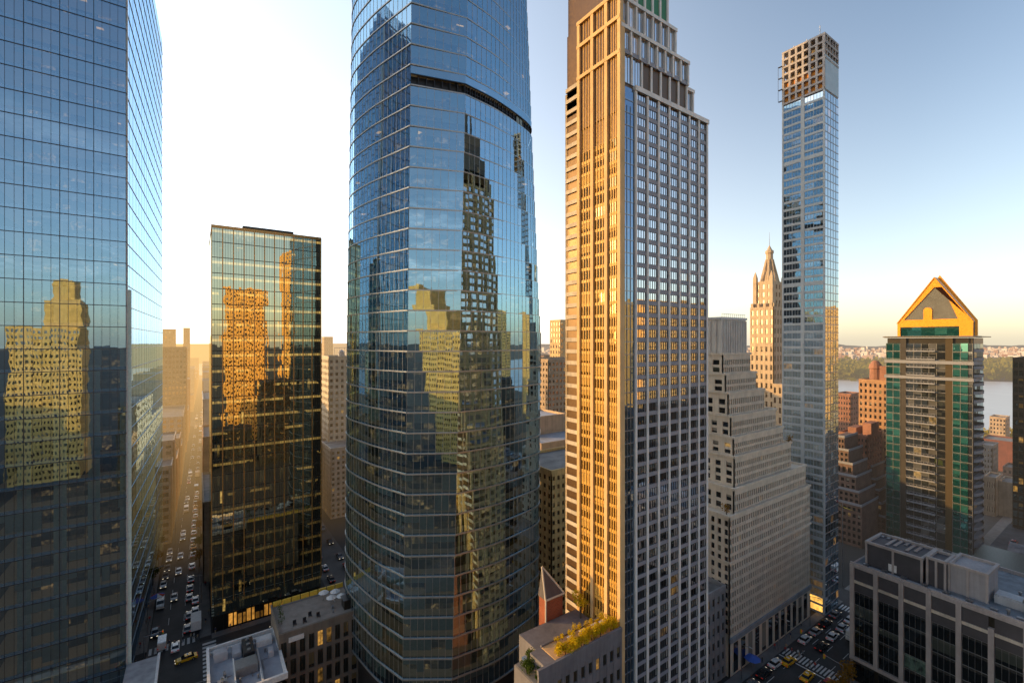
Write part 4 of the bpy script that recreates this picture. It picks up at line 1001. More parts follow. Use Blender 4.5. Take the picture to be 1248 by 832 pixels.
for i,(x,y) in enumerate(((39.6,53.2),(40.6,51.2))):
    t=empty('sun_lounger',(x,y,32.7),'pale lounger on the shaded lower roof','lounger','loungers on the lower roof'); m=MB(); m.box(x-.4,x+.4,y-1,y+.4,33.0,33.15); m.build('seat',M_white,t); m=MB(); m.face([(x-.4,y+.4,33.1),(x+.4,y+.4,33.1),(x+.4,y+1,33.7),(x-.4,y+1,33.7)]); m.face([(x-.4,y+.4,33.02),(x-.4,y+1,33.62),(x+.4,y+1,33.62),(x+.4,y+.4,33.02)]); m.build('backrest',M_white,t)
    for dx in(-.3,.3):
        m=MB(); m.box(x+dx-.04,x+dx+.04,y-.9,y-.8,32.7,33.0); m.build('leg',M_steel,t)
# red brick gabled house end with white edged slate roof
h=empty('gabled_brick_house',(47.2,59,0),'red brick house with white edged dark slate roof between the towers','house')
M_rb=brick('red house brick',(.32,.075,.03),(.26,.06,.025),(.26,.12,.07),1.2); hx0,hx1,hy0,hy1=47.8,51.5,59.2,61.0; he,hr=37.0,41.6
hx=(hx0+hx1)/2
m=MB(); m.box(hx0,hx1,hy0,hy1,0,he); m.build('wall',M_rb,h)
m=MB(); m.face([(hx0-.2,hy0-.2,he),(hx1+.2,hy0-.2,he),(hx0+.6,hy1,hr)]); m.face([(hx1+.2,hy0-.2,he),(hx1+.2,hy1,he),(hx0+.6,hy1,hr)]); m.face([(hx0-.2,hy1,he),(hx0-.2,hy0-.2,he),(hx0+.6,hy1,hr)]); m.face([(hx1+.2,hy1,he),(hx0-.2,hy1,he),(hx0+.6,hy1,hr)])
m.build('roof',stone('slate',(.07,.06,.07),.2,.6),h)
m=MB(); 
for p,q in (((hx0-.2,hy0-.22,he),(hx1+.2,hy0-.22,he)),((hx1+.2,hy0-.2,he),(hx0+.6,hy1,hr)),((hx0-.2,hy0-.2,he),(hx0+.6,hy1,hr)),((hx0-.1,hy0-.15,30),(hx0-.1,hy0-.15,he))): m.tube(p,q,.17,.17,6)
m.build('white_edging',M_cream,h)
m=MB(); m.box(42.2,54.4,53.5,59,0,33.4); m.face([(44,53.6,33.41),(54.3,53.6,33.41),(54.3,58.9,33.41),(44,58.9,33.41)]); t=m.build('back_court',M_gw); tag(t,'shaded flat court roof in front of the red brick house','roof')
tree('round yellow tree beside the red brick house under the golden tower',53.2,56.6,33.4,1.6,4.4,M_leafY,900,.22,seed=3)
# ------------------------------------------------------------------ buildings in the centre gap
M_bk1=brick('tan brick',(.42,.30,.19),(.36,.25,.15),(.40,.33,.26)); M_bk2=brick('red brick',(.34,.14,.08),(.27,.11,.065),(.35,.22,.16)); M_bk3=brick('brown brick',(.17,.10,.075),(.13,.08,.06),(.2,.15,.12)); M_bk4=brick('orange brick',(.45,.24,.11),(.38,.19,.09),(.45,.32,.2))
def near(pxc,d): return P(pxc,d)
x,y=P(672,124); block('brick_apartments','yellow brick apartment block deep in the gap beside the golden tower','building',x,x+24,y,y+20,44.,stone('sunlit buff brick',(.70,.48,.20)),G_punw,14,10,2.4,.5,.5)  # golden sunlight put into the wall colour
x,y=P(660,166); r_=block('flat_roof_store','tan windowless box with stepped flat roofs in the centre gap','building',x,x+26,y,y+16,42,stone('tan render',(.62,.44,.28),.1),roof=M_rooflight)
block('x','', '',x+2,x+26,y+16.2,y+34,48.5,stone('tan render',(.50,.36,.25)),roof=M_rooflight,root=r_,part='upper_wall')
x,y=P(668,236); block('brick_apartments','tan apartment slab with rows of small windows below the horizon in the centre gap','building',x,x+30,y,y+22,70,M_bk1,G_punw,12,9,2.9,.5,.5)
x,y=P(661,262); block('apartment_slab','pale low slab peeping left of the tan apartment slab in the centre gap','building',x-6,x+8,y,y+22,64,M_tan,G_punw,6,5,2.9,.5,.5)
x,y=P(683,330); block('thin_tower','thin golden tower rising above the horizon in the centre gap','tower',x,x+14,y,y+12,95,stone('gold tower stone',(.60,.40,.18)),G_punw,4,4,4,.45,.55)
x,y=P(663,420); block('distant_block','distant brown block low on the horizon in the centre gap','building',x,x+30,y,y+20,66,M_bk3,G_punw,8,5,3.6,.5,.5)
# ------------------------------------------------------------------ left gap between dark tower and curved tower
x,y=P(403,205); c_=block('patterned_block','cream block with a dense window pattern left of the curved tower','building',x,x+20,y,y+24,31,M_cream,G_punw,9,9,2.3,.5,.55)
x,y=P(400.5,222); block('patterned_tower','cream tower with square punched windows rising behind the patterned block','tower',x,x+18,y,y+16,72,stone('pale cream',(.62,.52,.38)),G_pun,7,6,3.1,.5,.5)
t=empty('roof_plant',(x+3,y+2,72),'pale cluster of tanks on top of the cream tower','roof plant')
m=MB(); m.lathe((x+7,y+4),[(1.6,72),(1.6,75),(0,76)],10); m.build('tank',M_rooflight,t); m=MB(); m.box(x+9.5,x+13,y+2,y+6,72,74.8); m.build('plant_box',M_rooflight,t)
m=MB()
for i in range(5): m.tube((x+3+i*2.4,y+1.6,72),(x+3+i*2.4,y+1.6,77),.12); 
m.tube((x+3,y+1.6,76.9),(x+12.6,y+1.6,76.9),.1); m.build('frame',M_steel,t)
x,y=P(391,216); block('grey_glass_block','grey banded office block close behind the dark tower','building',x-8,x+7.8,y+2,y+20,30.5,stone('grey band',(.30,.31,.32)),G_dg,4,3,2.6,.9,.55)
x,y=P(395,640); block('distant_tower','orange hazy tower far away left of the curved tower','tower',x,x+12,y,y+14,86,stone('orange tower',(.5,.32,.15)),G_punw,4,4,5,.4,.5)
x,y=P(390,330); block('distant_block','sunlit ochre block behind the grey banded office','building',x-10,x+14,y,y+20,50,M_bk4,G_punw,9,5,3.2,.5,.5)
# ------------------------------------------------------------------ long street on the left
x,y=P(228,330); HX=-6.2
block('street_tower','hazy amber office slab standing left of the long street','tower',HX-30,HX,y,y+40,75,stone('amber slab stone',(.42,.28,.14)),G_punw,14,12,3.6,.62,.5,faces='yr')
block('distant_tower','hazy rooftop tower behind the amber slab','tower',HX-28,HX-12,y+180,y+196,92,stone('amber slab stone',(.42,.28,.14)),G_punw,5,4,5,.4,.5)
block('distant_tower','narrow hazy tower just right of the rooftop tower','tower',HX-6,HX,y+200,y+214,94,stone('amber slab stone',(.42,.28,.14)),G_punw,3,4,5,.4,.5)
rr=random.Random(33); yy=226.; specs=[(17,30,M_cream),(24,37,stone('buff stone',(.45,.36,.26))),(26,24,M_bk4),(22,29,M_bk1),(24,21,M_tan)]
names=['pale cream','buff stone','orange brick','yellow brick','tan stone']
for k,(ln,ht,mt) in enumerate(specs):
    block('row_building',names[k]+' row building on the left side of the long street','building',-38,-9.4+.014*(yy-147),yy,yy+ln-1,ht,mt,G_punw,8,6,2.7,.5,.55,faces='yr'); yy+=ln
block('far_wing','buff wing of the amber slab stepping down to the street','building',-36,-6.9,yy+1,y-2,34,stone('buff stone',(.45,.36,.26)),G_punw,8,6,3,.5,.55,faces='yr')
yy=y+44; k=0
while yy<1150:
    ln=rr.uniform(28,52); ht=rr.choice([18,24,30,38,46]); mt=rr.choice([M_bk1,M_bk4,M_tan,M_cream])
    if not (y+170<yy+ln and yy<y+220): block('street_block','hazy block far along the left side of the long street','building',-44,-10.+.014*(yy-147),yy,yy+ln-2,ht,mt,G_punw,8,8,4,.5,.5,faces='r',group='far blocks on the left of the long street',draw=yy<600)
    yy+=ln
yy=182.; k=0
while yy<1150:
    ln=rr.uniform(24,48); ht=rr.choice([26,30,40,52,36]); mt=rr.choice([M_bk1,M_bk4,M_tan,M_cream])
    block('street_block','block in the row along the right side of the long street','building',1.4+.008*(yy-147),32+.014*(yy-147),yy,yy+ln-2,ht,mt,G_punw,8,9,3.2,.5,.5,faces='x',group='blocks on the right of the long street',draw=yy<600); yy+=ln
# ------------------------------------------------------------------ right side: brick buildings, brown ziggurats, low blocks
x,y=P(1082,200); x2,y2=onX(1046.5,x)[0],0
bt=block('brick_tower','tall red brick tower with a round roof tank and golden sunlit top','tower',x,x+20,y,x2,62,M_bk4,G_pun,6,6,2.7,.45,.55)
yc=onX(1062,x)[0]; m=MB(); m.lathe((x+5,yc),[(2.2,62),(2.2,67.5),(2.6,67.8),(2.2,69.6),(1.1,71.2),(0,71.6)],12); m.build('roof_tank',M_bk2,bt)
m=MB(); ya=onX(1069,x)[0]; m.box(x+3,x+12,y+.5,ya,62.02,69); m.build('penthouse',M_bk2,bt)
x,y=P(1057,190); x2=onX(1022,x)[0]; bm=block('brick_block','broad red brick block with square windows behind the slender tower','building',x,x+17,y,x2,40,M_bk2,G_pun,6,9,2.4,.5,.5)
m=MB(); ya=onX(1048,x)[0]; m.box(x+3,x+12,ya-3,ya,40.02,45.5); m.build('penthouse',M_bk2,bm); m=MB(); yb=onX(1030,x)[0]; m.box(x+3,x+12,yb-3,yb,40.02,43); m.build('penthouse',M_bk2,bm)
x,y=P(1037,262); x2=onX(1018,x)[0]; block('brick_house_block','narrow red brick building between the slender tower and the river','building',x,x+14,y,x2,49,M_bk2,G_pun,4,6,2.9,.45,.5)
def brownzig(px0,px1,d,tops,label):
    x,y=P(px1,d); root=None
    for k,(pa,z) in enumerate(tops):
        pass
    root=empty('brown_stepped_block',(x,y,0),label,'building')
    n=len(tops); zprev=0
    for k,(pr,zt) in enumerate(tops):
        y0=onX(pr,x+k*.8)[0]; y1=onX(px0,x)[0]+2
        m=MB(); m.box(x+k*.8+.3,x+18,y0+.3,y1,zprev,zt); facade(root,m,(x+k*.8+.3,y1),UY,y1-y0,zprev,zt,max(4,int((y1-y0)/1.6)),max(1,int((zt-zprev)/2.3)),.6,.55,G_pun,None,0,.3,.2,.4)
        m.box(x+k*.8+.3,x+18,y0,y0+.3,zprev,zt); m.build('wall',M_bk3,root)
        m=MB(); m.box(x+k*.8-.15,x+18,y0-.15,y0+.1,zt,zt+.9); m.box(x+k*.8-.15,x+k*.8+.1,y0+.1,y1,zt,zt+.9); m.build('terrace_rail',M_wb,root); zprev=zt
brownzig(1016,1050,176,[(1050,16),(1047,21),(1043,26.5),(1039,31),(1034,36),(1029,41)],'dark brown stepped block with pale terrace rails right of the slender tower')
brownzig(1046,1078,186,[(1079,8),(1075,13),(1072,18),(1068,22),(1063,27)],'lower dark brown stepped block behind the pier fronted block')
x,y=P(1242,275); x2=onX(1196,x)[0]; block('red_block','plain dull red block between the gabled tower and the right edge','building',x,x+20,y,x2,18,stone('dull red wall',(.17,.055,.04)),G_pun,5,0,3,.4,.5)
x,y=P(1236,206); x2=onX(1217,x)[0]; block('tan_block','plain tan block with a few windows right of the gabled tower','building',x,x+14,y,x2,15,stone('tan plain wall',(.42,.33,.24)),G_pun,4,0,3,.35,.45)
x,y=P(1217.5,207); x2=onX(1199,x)[0]; block('tan_block','shaded tan wing right behind the gabled tower','building',x,x+12,y+1,x2,17,stone('tan plain wall',(.42,.33,.24)),G_pun,4,5,4.8,.3,.45)
x,y=P(1262,170); x2=onX(1234,x)[0]; block('edge_tower','dark teal tower with amber windows cut by the right edge','tower',x,x+20,y,x2,73,M_dk,glass('edge glass',(.6,.8,.8),.2,(.012,.03,.03),(.4,.22,.05),.3,(1,.5,.08),.12,.7,amp=.03,wav=.03),6,4,3.1,.8,.7)
t=empty('garage_roof',(226,18,0),'flat dark garage deck below the gabled tower at the right edge','garage'); m=MB(); m.box(214,262,4,36,0,8.6); m.build('wall',M_dk,t); m=MB(); m.box(214,262,3.6,4.0,8.6,9.7); m.box(213.6,214,3.6,36,8.6,9.7); m.build('parapet',M_steel,t); m=MB(); m.box(214.1,261.9,4.1,35.9,8.6,8.7); m.build('roof',stone('dark deck',(.07,.07,.075),.3,.85,0,.4),t)
t=empty('domed_shed',(221,22,8.7),'dark ribbed shed on the garage deck under the gabled tower','shed'); m=MB()
pts=[(math.cos(a)*4.5,math.sin(a)*3.2) for a in [math.pi*i/12 for i in range(13)]]
for a,b in zip(pts,pts[1:]): m.face([(222+a[0]+5,12,8.7+a[1]),(222+b[0]+5,12,8.7+b[1]),(222+b[0]+5,31,8.7+b[1]),(222+a[0]+5,31,8.7+a[1])])
m.face([(227+a,12,8.7+b) for a,b in reversed(pts)]); m.face([(227+a,31,8.7+b) for a,b in pts]); m.build('shell',stone('grey black tarp',(.10,.10,.11),.4,.6,0,.8),t)
t=empty('green_hoarding',(160,26,0),'green and red hoarding behind the roof of the pier fronted block','hoarding')
m=MB(); m.box(176,176.3,2,34,0,17); m.build('green_panel',paint('green hoarding paint',(.03,.16,.11),.6),t); m=MB(); m.box(175.9,175.99,2,34,15.4,16.4); m.build('red_stripe',paint('red hoarding stripe',(.35,.06,.02),.6),t)
m=MB(); m.box(176.31,206,2,34,0,15.5); t2=m.build('dark_shed',M_dk); tag(t2,'long dark low shed behind the green hoarding','shed')

# ------------------------------------------------------------------ towers behind the photographer, seen mirrored in the glass fronts
M_be=stone('sunlit reflected stone',(.95,.55,.15),.15,.8,.2)  # extra sunlit gold put into the stone colour
def behind(label,x0,x1,yf,dp,z,nb,pitch=3.4,wf=.5,hf=.5,tiers_=()):
    root=empty('rear_tower',(x0,yf-dp,0),label,'tower')
    m=MB(); m.box(x0,x1,yf-dp,yf-.35,0,z)
    facade(root,m,(x1,yf-.35),(-1.,0.),x1-x0,0,z,nb,int(z/pitch),wf,hf,G_pun,None,0,.35,.3,.6,True)
    for ti,(a,b,zz) in enumerate(tiers_): m.box(a,b,yf-dp+2+.4*ti,yf-2-1.1*ti,z if not ti else tiers_[ti-1][2],zz)
    m.build('wall',M_be,root)
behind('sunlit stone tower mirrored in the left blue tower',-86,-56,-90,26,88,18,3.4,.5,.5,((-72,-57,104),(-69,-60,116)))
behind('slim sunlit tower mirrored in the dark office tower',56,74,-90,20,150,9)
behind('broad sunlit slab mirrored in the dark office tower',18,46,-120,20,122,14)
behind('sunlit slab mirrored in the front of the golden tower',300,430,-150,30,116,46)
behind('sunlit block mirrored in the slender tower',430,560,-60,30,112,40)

rr=random.Random(51); M_rk=[stone('added rear shaded stone',(.022,.02,.018)),stone('added rear shaded brown stone',(.04,.028,.02)),stone('added rear shaded slate',(.018,.022,.025))]  # unseen blocks added to darken reflections, shade put into their stone colours
for i in range(22):
    x=-210+i*22+rr.uniform(-3,3); z=rr.choice([22,30,38,46,54]); y=-34-rr.uniform(0,14)
    if -105<x<-38: continue
    root=empty('added_rear_block',(x,y-24,0),'dark low block added behind the viewpoint to darken tower reflections','building','added dark blocks behind the viewpoint')
    m=MB(); m.box(x,x+20,y-24,y-.3,0,z); facade(root,m,(x+20,y-.3),(-1.,0.),20,0,z,8,int(z/3.3),.55,.55,G_punw,None,0,.3,.3,.5); m.build('wall',rr.choice(M_rk),root)

# roof clutter on the near roofs: pipes, hatches, vents, puddle stains come from the roof material
rr=random.Random(88)
def pipe(root,pts,r,mat=None):
    m=MB()
    for a,b in zip(pts,pts[1:]): m.tube(a,b,r,r,6)
    m.build('roof_pipe',mat or M_steel,root)
for k in range(5): pipe(b1,[(2.6+k*2.1,99+k,14.8),(2.6+k*2.1,104+k*.5,14.8),(3.6+k*2.1,104+k*.5,14.8)],.09)
for k in range(9):
    x,y=rr.uniform(2.6,13.4),rr.uniform(99,113); m=MB(); m.lathe((x,y),[(.16,14.6),(.16,15.2),(.26,15.3),(.2,15.5),(0,15.55)],8); m.build('vent_pipe',M_steel,b1)
for k in range(6):
    x,y=rr.uniform(17,27),rr.uniform(108.5,118); m=MB(); m.lathe((x,y),[(.14,18),(.14,18.6),(.24,18.7),(0,18.85)],8); m.build('vent_pipe',M_steel,b2)
pipe(b2,[(16,118.4,18.15),(27,118.4,18.15),(27,113,18.15)],.08)
for k in range(16):
    x,y=rbx+rr.uniform(1.2,24),rby-rr.uniform(1,50); 
    if rbx+2<x<rbx+12.5 and rby-23<y: continue
    m=MB(); m.lathe((x,y),[(.2,RZ-.25),(.2,RZ+.7),(.34,RZ+.8),(.28,RZ+1.1),(0,RZ+1.2)],8); m.build('vent_pipe',M_steel,rb)
for k in range(4): pipe(rb,[(rbx+1+k*.25,rby-1,RZ-.1),(rbx+1+k*.25,rby-46,RZ-.1)],.07)
for k in range(3):
    x=rbx+14+k*3.4; m=MB(); m.box(x,x+2.4,rby-16,rby-4,RZ-.24,RZ+1.6); o=m.build('air_handler',M_steel,rb)
    for j in range(4): q=MB(); q.lathe((x+1.2,rby-5.5-3*j),[(.8,RZ+1.601),(.8,RZ+1.9),(.3,RZ+1.9),(0,RZ+1.75)],12); q.build('fan',M_dark,o)
for k in range(7):
    m=MB(); m.box(rbx+4.5+rr.uniform(0,5),rbx+6+rr.uniform(4,5),rby-3.2-k*1.2,rby-2.6-k*1.2,RZ+4.9,RZ+5.15); m.build('roof_panel',M_steel,rb)

for k,(pxa,pxb,d,z,mt,lb) in enumerate(((1206,1226,330,24,M_bk1,'small buff block between the red block and the river'),(1222,1252,238,12,M_bk3,'low brown block before the red block at the right edge'),(1192,1210,250,22,stone('grey midrise wall',(.22,.21,.20)),'grey midrise half hidden behind the gabled tower'))):
    x,y=P(pxb,d); y1=onX(pxa,x)[0]; block('grey_midrise' if k==2 else 'midrise_block',lb,'building',x,x+14,y,y1,z,mt,G_pun,5,5,2.8,.5,.5)
# ------------------------------------------------------------------ vehicles
M_vg=paint('vehicle glass',(.015,.018,.022),.12); M_tyre=paint('tyre rubber',(.015,.015,.015),.8); M_rim=paint('wheel rim',(.35,.35,.36),.35,.6)
M_tail=paint('tail lamp',(.35,.02,.02),.4,emis=(1,.05,.03),es=.12); M_head=paint('head lamp',(.8,.8,.75),.3,emis=(1,.85,.6),es=.8)
PAINTS={'white':(.72,.72,.70),'black':(.02,.02,.022),'silver':(.42,.43,.44),'grey':(.14,.145,.15),'red':(.38,.03,.025),'blue':(.04,.09,.22),'yellow':(.78,.42,.02)}
def extr(prof,w0,w1=None,mb=None):
    """side profile (y,z) swept across the width; second width for the top edge"""
    mb=mb or MB(); n=len(prof)
    zmin=min(z for _,z in prof); zmax=max(z for _,z in prof)
    wd=lambda z: w0+( (w1 if w1 is not None else w0)-w0)*(z-zmin)/(zmax-zmin)
    Lf=[(-wd(z)/2,y,z) for y,z in prof]; Rf=[(wd(z)/2,y,z) for y,z in prof]
    mb.face(list(reversed(Lf))) ; mb.face(Rf)
    for i in range(n):
        j=(i+1)%n; mb.face([Lf[i],Lf[j],Rf[j],Rf[i]])
    return mb
def make_car(col,taxi=False):
    pt=paint('car paint '+col,PAINTS[col],.25,.1)
    r=bpy.data.objects.new('taxi' if taxi else 'car',None)
    body=[(-2.3,.35),(-2.32,.62),(-2.2,.82),(-1.55,.92),(1.0,.95),(1.9,.84),(2.28,.68),(2.32,.35)]
    cab=[(-1.75,.90),(-1.15,1.38),(-.2,1.46),(.35,1.42),(1.15,.93)]
    gl=[(-1.62,.93),(-1.12,1.33),(-.2,1.40),(.33,1.36),(1.05,.95)]
    def part(mb,nm,mt,par):
        o=bpy.data.objects.new(nm,mb.mesh(nm,mt)); o.parent=par; return o
    parts=[r]; b=part(extr(body,1.78,1.70),'body',pt,r); parts.append(b)
    rf=MB(); rf.face([(-.60,-1.05,1.47),(.60,-1.05,1.47),(.60,.30,1.47),(-.60,.30,1.47)]); extr([(-1.15,1.385),(-.95,1.465),(.28,1.465),(.42,1.40)],1.24,1.2,rf)
    parts.append(part(rf,'roof',pt,r)); parts.append(part(extr(gl,1.56,1.22),'windows',M_vg,r))
    for sx in(-1,1):
        for y in(-1.42,1.42):
            mb=MB(); mb.tube((sx*.68,y,.33),(sx*.92,y,.33),.33,.33,12); wl=part(mb,'wheel',M_tyre,r); parts.append(wl)
            mb=MB(); mb.tube((sx*.915,y,.33),(sx*.93,y,.33),.18,.18,8); parts.append(part(mb,'rim',M_rim,wl))
        mb=MB(); mb.box(sx*.62-.18,sx*.62+.18,2.22,2.34,.56,.70); parts.append(part(mb,'headlight',M_head,r))
        mb=MB(); mb.box(sx*.62-.2,sx*.62+.2,-2.36,-2.26,.62,.78); parts.append(part(mb,'taillight',M_tail,r))
    if taxi:
        mb=MB(); mb.box(-.35,.35,-.35,-.1,1.47,1.66); parts.append(part(mb,'roof_sign',M_white,r))
    return r
def make_van(col):
    pt=paint('car paint '+col,PAINTS[col],.3,.05); r=bpy.data.objects.new('van',None)
    def part(mb,nm,mt,par):
        o=bpy.data.objects.new(nm,mb.mesh(nm,mt)); o.parent=par; return o
    part(extr([(-2.7,.4),(-2.75,2.15),(-2.5,2.3),(1.3,2.3),(2.0,1.45),(2.7,1.15),(2.75,.4)],1.95,1.8),'body',pt,r)
    mb=MB(); mb.face([(-.8,1.42,2.18),(-.85,1.98,1.5),(.85,1.98,1.5),(.8,1.42,2.18)][::-1]); part(extr([(1.42,2.2),(1.33,2.2),(1.9,1.5),(2.03,1.5)],1.7,1.6),'windscreen',M_vg,r)
    for sx in(-1,1):
        mb=MB(); mb.face([(sx*.96,.5,1.5),(sx*.96,1.5,1.5),(sx*.93,1.2,2.0),(sx*.93,.5,2.0)]); part(mb,'side_window',M_vg,r)
        for y in(-1.7,1.7):
            mb=MB(); mb.tube((sx*.72,y,.38),(sx*1.0,y,.38),.38,.38,12); part(mb,'wheel',M_tyre,r)
        mb=MB(); mb.box(sx*.8-.12,sx*.8+.12,-2.79,-2.7,.8,1.1); part(mb,'taillight',M_tail,r)
    return r
def make_truck(col):
    pt=paint('car paint '+col,PAINTS[col],.4,.05); r=bpy.data.objects.new('box_truck',None)
    def part(mb,nm,mt,par):
        o=bpy.data.objects.new(nm,mb.mesh(nm,mt)); o.parent=par; return o
    mb=MB(); mb.box(-1.2,1.2,-4.,1.6,.9,3.3); part(mb,'cargo_box',M_white,r)
    part(extr([(1.7,.5),(1.7,2.4),(2.6,2.4),(3.1,1.6),(3.7,1.4),(3.8,.5)],2.1,1.9),'cab',pt,r)
    mb=MB(); mb.face([(-.85,2.66,2.33),(-.9,3.08,1.66),(.9,3.08,1.66),(.85,2.66,2.33)]); part(mb,'windscreen',M_vg,r)
    mb=MB(); mb.box(-1.,1.,-4.,1.7,.55,.9); part(mb,'chassis',M_dark,r)
    for sx in(-1,1):
        for y in(-2.8,2.6):
            mb=MB(); mb.tube((sx*.75,y,.5),(sx*1.15,y,.5),.5,.5,12); part(mb,'wheel',M_tyre,r)
    return r
PROTO={}
for c in PAINTS: PROTO[c]=make_car(c,c=='yellow')
PROTO['van']=make_van('white'); PROTO['dvan']=make_van('grey'); PROTO['truck']=make_truck('blue')
VN={'van':('white van','van'),'dvan':('grey van','van'),'truck':('white box truck with a blue cab','truck'),'yellow':('yellow taxi','taxi')}
def put(kind,x,y,rz,where,group):
    o=copy_tree(PROTO[kind]); o.location=(x,y,.015); o.rotation_euler=(0,0,rz)
    nm,cat=VN.get(kind,(kind+' car','car')); tag(o,nm+' '+where,cat,group)
    return o
rr=random.Random(77); mixk=['white']*4+['black']*5+['silver']*4+['grey']*4+['red','blue','yellow','yellow','van','dvan','truck']
for lane,(x,rz) in enumerate(((-9.4,0),(-6.,0),(-2.2,0),(-.5,0))):
    y=153.+rr.uniform(0,6)
    while y<(218 if lane==0 else 176 if lane==3 else 620):
        p_=(.9 if lane in(0,3) else .7)*(1 if y<300 else .8)
        if rr.random()<p_:
            k=rr.choice(mixk); put(k,x+.014*(y-147)+rr.uniform(-.25,.25),y+(2 if k=='truck' else 0),math.pi if lane<2 else 0,'on the long street between the left towers','traffic on the long street')
            if k=='truck': y+=4
        y+=rr.choice([5.4,5.8,6.4,7.5,10.])+rr.uniform(0,1.5)
put('yellow',-2.2,140.5,math.pi/2+.1,'crossing the junction below the left towers',None); put('van',-7.5,150.8,0,'waiting at the crosswalk by the left blue tower',None); put('white',-4.6,147.5,0,'nosing over the crosswalk at the left junction',None)
for (k,x,y,rz) in (('black',12,127,-1.57),('grey',19,142,1.57),('silver',25,142,1.57),('black',-14,127,-1.57),('red',-10.5,141,1.57)):
    put(k,x,y,rz,'on the cross avenue below the dark office tower','cars on the cross avenue')
for (k,x,y) in (('black',37,160),('silver',37,169),('red',43.6,166),('grey',43.5,175),('white',37,180),('black',43.5,190),('blue',37,196),('dvan',43.5,205)):
    put(k,x,y,0 if x<40 else math.pi,'on the side street left of the curved tower','cars on the side street')
y0=-math.pi/2
for (k,x,y) in (('yellow',119.2,49.0),('yellow',113.6,46.6),('yellow',108.0,50.6),('black',111.8,55.4),('white',117.6,55.5),('grey',105.5,55.2),('yellow',121.0,54.0),('black',106,46.2),('silver',101.5,52.),('black',98,48.5),('red',120.6,45.2),('white',96.,54),
    ('white',133.5,55.5),('silver',139.6,55.3),('black',146,55.4),('black',134,51.7),('white',141,51.8),('silver',147.5,51.9),('white',153.6,52),('grey',153,55.5),('black',160,48.4),('white',167,50),('silver',176,52),('van',184,48.7),('black',176,55),('white',190,55),('truck',146,48)):
    put(k,x,y,y0+rr.uniform(-.04,.04),'on the avenue beside the cream ziggurat','traffic on the right avenue')
for (k,x,y) in (('white',167.5,64),('black',167.3,72),('grey',168.8,82),('white',167,92)):
    put(k,x,y,0,'on the narrow street behind the slender tower','cars behind the slender tower')

# garage deck cars
for i in range(9):
    o=put(rr.choice(['black','grey','white','silver','blue']),217.5+rr.uniform(-.2,.2),6.5+i*3.1,math.pi/2,'parked on the dark garage deck at the right edge','cars on the garage deck'); o.location.z=8.72
for i in range(9):
    o=put(rr.choice(['black','grey','white','silver','red']),236+rr.uniform(-.2,.2),6.5+i*3.1,math.pi/2,'in the far row of the dark garage deck','cars in the far row of the garage deck'); o.location.z=8.72
# ------------------------------------------------------------------ people
def make_person(top,legs):
    v=[(0,0,.92),(-.1,0,.88),(-.11,.06,.48),(-.11,.02,.06),(-.11,.16,.04),(.1,0,.88),(.11,-.06,.48),(.11,-.18,.08),(.11,-.06,.04),
       (0,0,1.15),(0,0,1.40),(0,.01,1.53),(0,.02,1.66),(-.19,0,1.40),(-.25,-.06,1.13),(-.24,.04,.90),(-.24,.06,.80),(.19,0,1.40),(.25,.06,1.13),(.24,.16,.92),(.24,.2,.82)]
    e=[(0,1),(1,2),(2,3),(3,4),(0,5),(5,6),(6,7),(7,8),(0,9),(9,10),(10,11),(11,12),(10,13),(13,14),(14,15),(15,16),(10,17),(17,18),(18,19),(19,20)]
    rad=[.15,.105,.07,.05,.04,.105,.07,.05,.04,.15,.14,.06,.11,.065,.05,.04,.035,.065,.05,.04,.035]
    me=bpy.data.meshes.new('person'); me.from_pydata(v,e,[]); o=bpy.data.objects.new('person',me); COL.objects.link(o)
    sk=o.modifiers.new('s','SKIN'); 
    for i,d in enumerate(me.skin_vertices[0].data): d.radius=(rad[i],rad[i]*.85); d.use_root=(i==0)
    o.modifiers.new('u','SUBSURF').levels=1
    dg=bpy.context.evaluated_depsgraph_get(); m2=bpy.data.meshes.new_from_object(o.evaluated_get(dg)); bpy.data.objects.remove(o)
    m2.name='person'; m2.materials.clear()
    for m_ in (paint('cloth '+top,CL[top],.9),paint('cloth '+legs,CL[legs],.9),paint('skin',(.42,.26,.18),.6),paint('hair',(.03,.02,.015),.7)): m2.materials.append(m_)
    for p in m2.polygons:
        z=p.center.z; p.material_index=1 if z<.9 and abs(p.center.x)<.21 else (3 if z>1.68 or (z>1.55 and p.center.y<-.02) else (2 if z>1.47 or (z<.88) else 0))
        p.use_smooth=True
    return m2
CL={'black':(.02,.02,.02),'navy':(.03,.04,.09),'white':(.6,.6,.58),'red':(.4,.05,.04),'grey':(.2,.2,.2),'tan':(.4,.3,.2)}
PM=[(make_person(a,b),a,b) for a,b in (('black','navy'),('white','black'),('red','navy'),('grey','black'),('tan','grey'),('navy','tan'))]
def person(x,y,rz,where,group,z=.13):
    me,a,b=rr.choice(PM); o=bpy.data.objects.new('person',me); COL.objects.link(o); o.location=(x,y,z); o.rotation_euler=(0,0,rz); s=rr.uniform(.94,1.05); o.scale=(s,s,s)
    tag(o,'pedestrian in a %s top and %s trousers %s'%(a,b,where),'person',group)
for i in range(34):
    x,y=rr.choice([(rr.uniform(-9.8,.2),rr.uniform(148.2,150.8)),(rr.uniform(.9,2.9),rr.uniform(150,185)),(rr.uniform(-13,-10.9),rr.uniform(151,185)),(rr.uniform(4,32),rr.uniform(147.3,148.9)),(rr.uniform(-13.5,-11),rr.uniform(123,146))])
    person(x,y,rr.uniform(0,6.28),'walking at the left junction','pedestrians at the left junction',.13 if not(-10.6<x<.6) else .014)
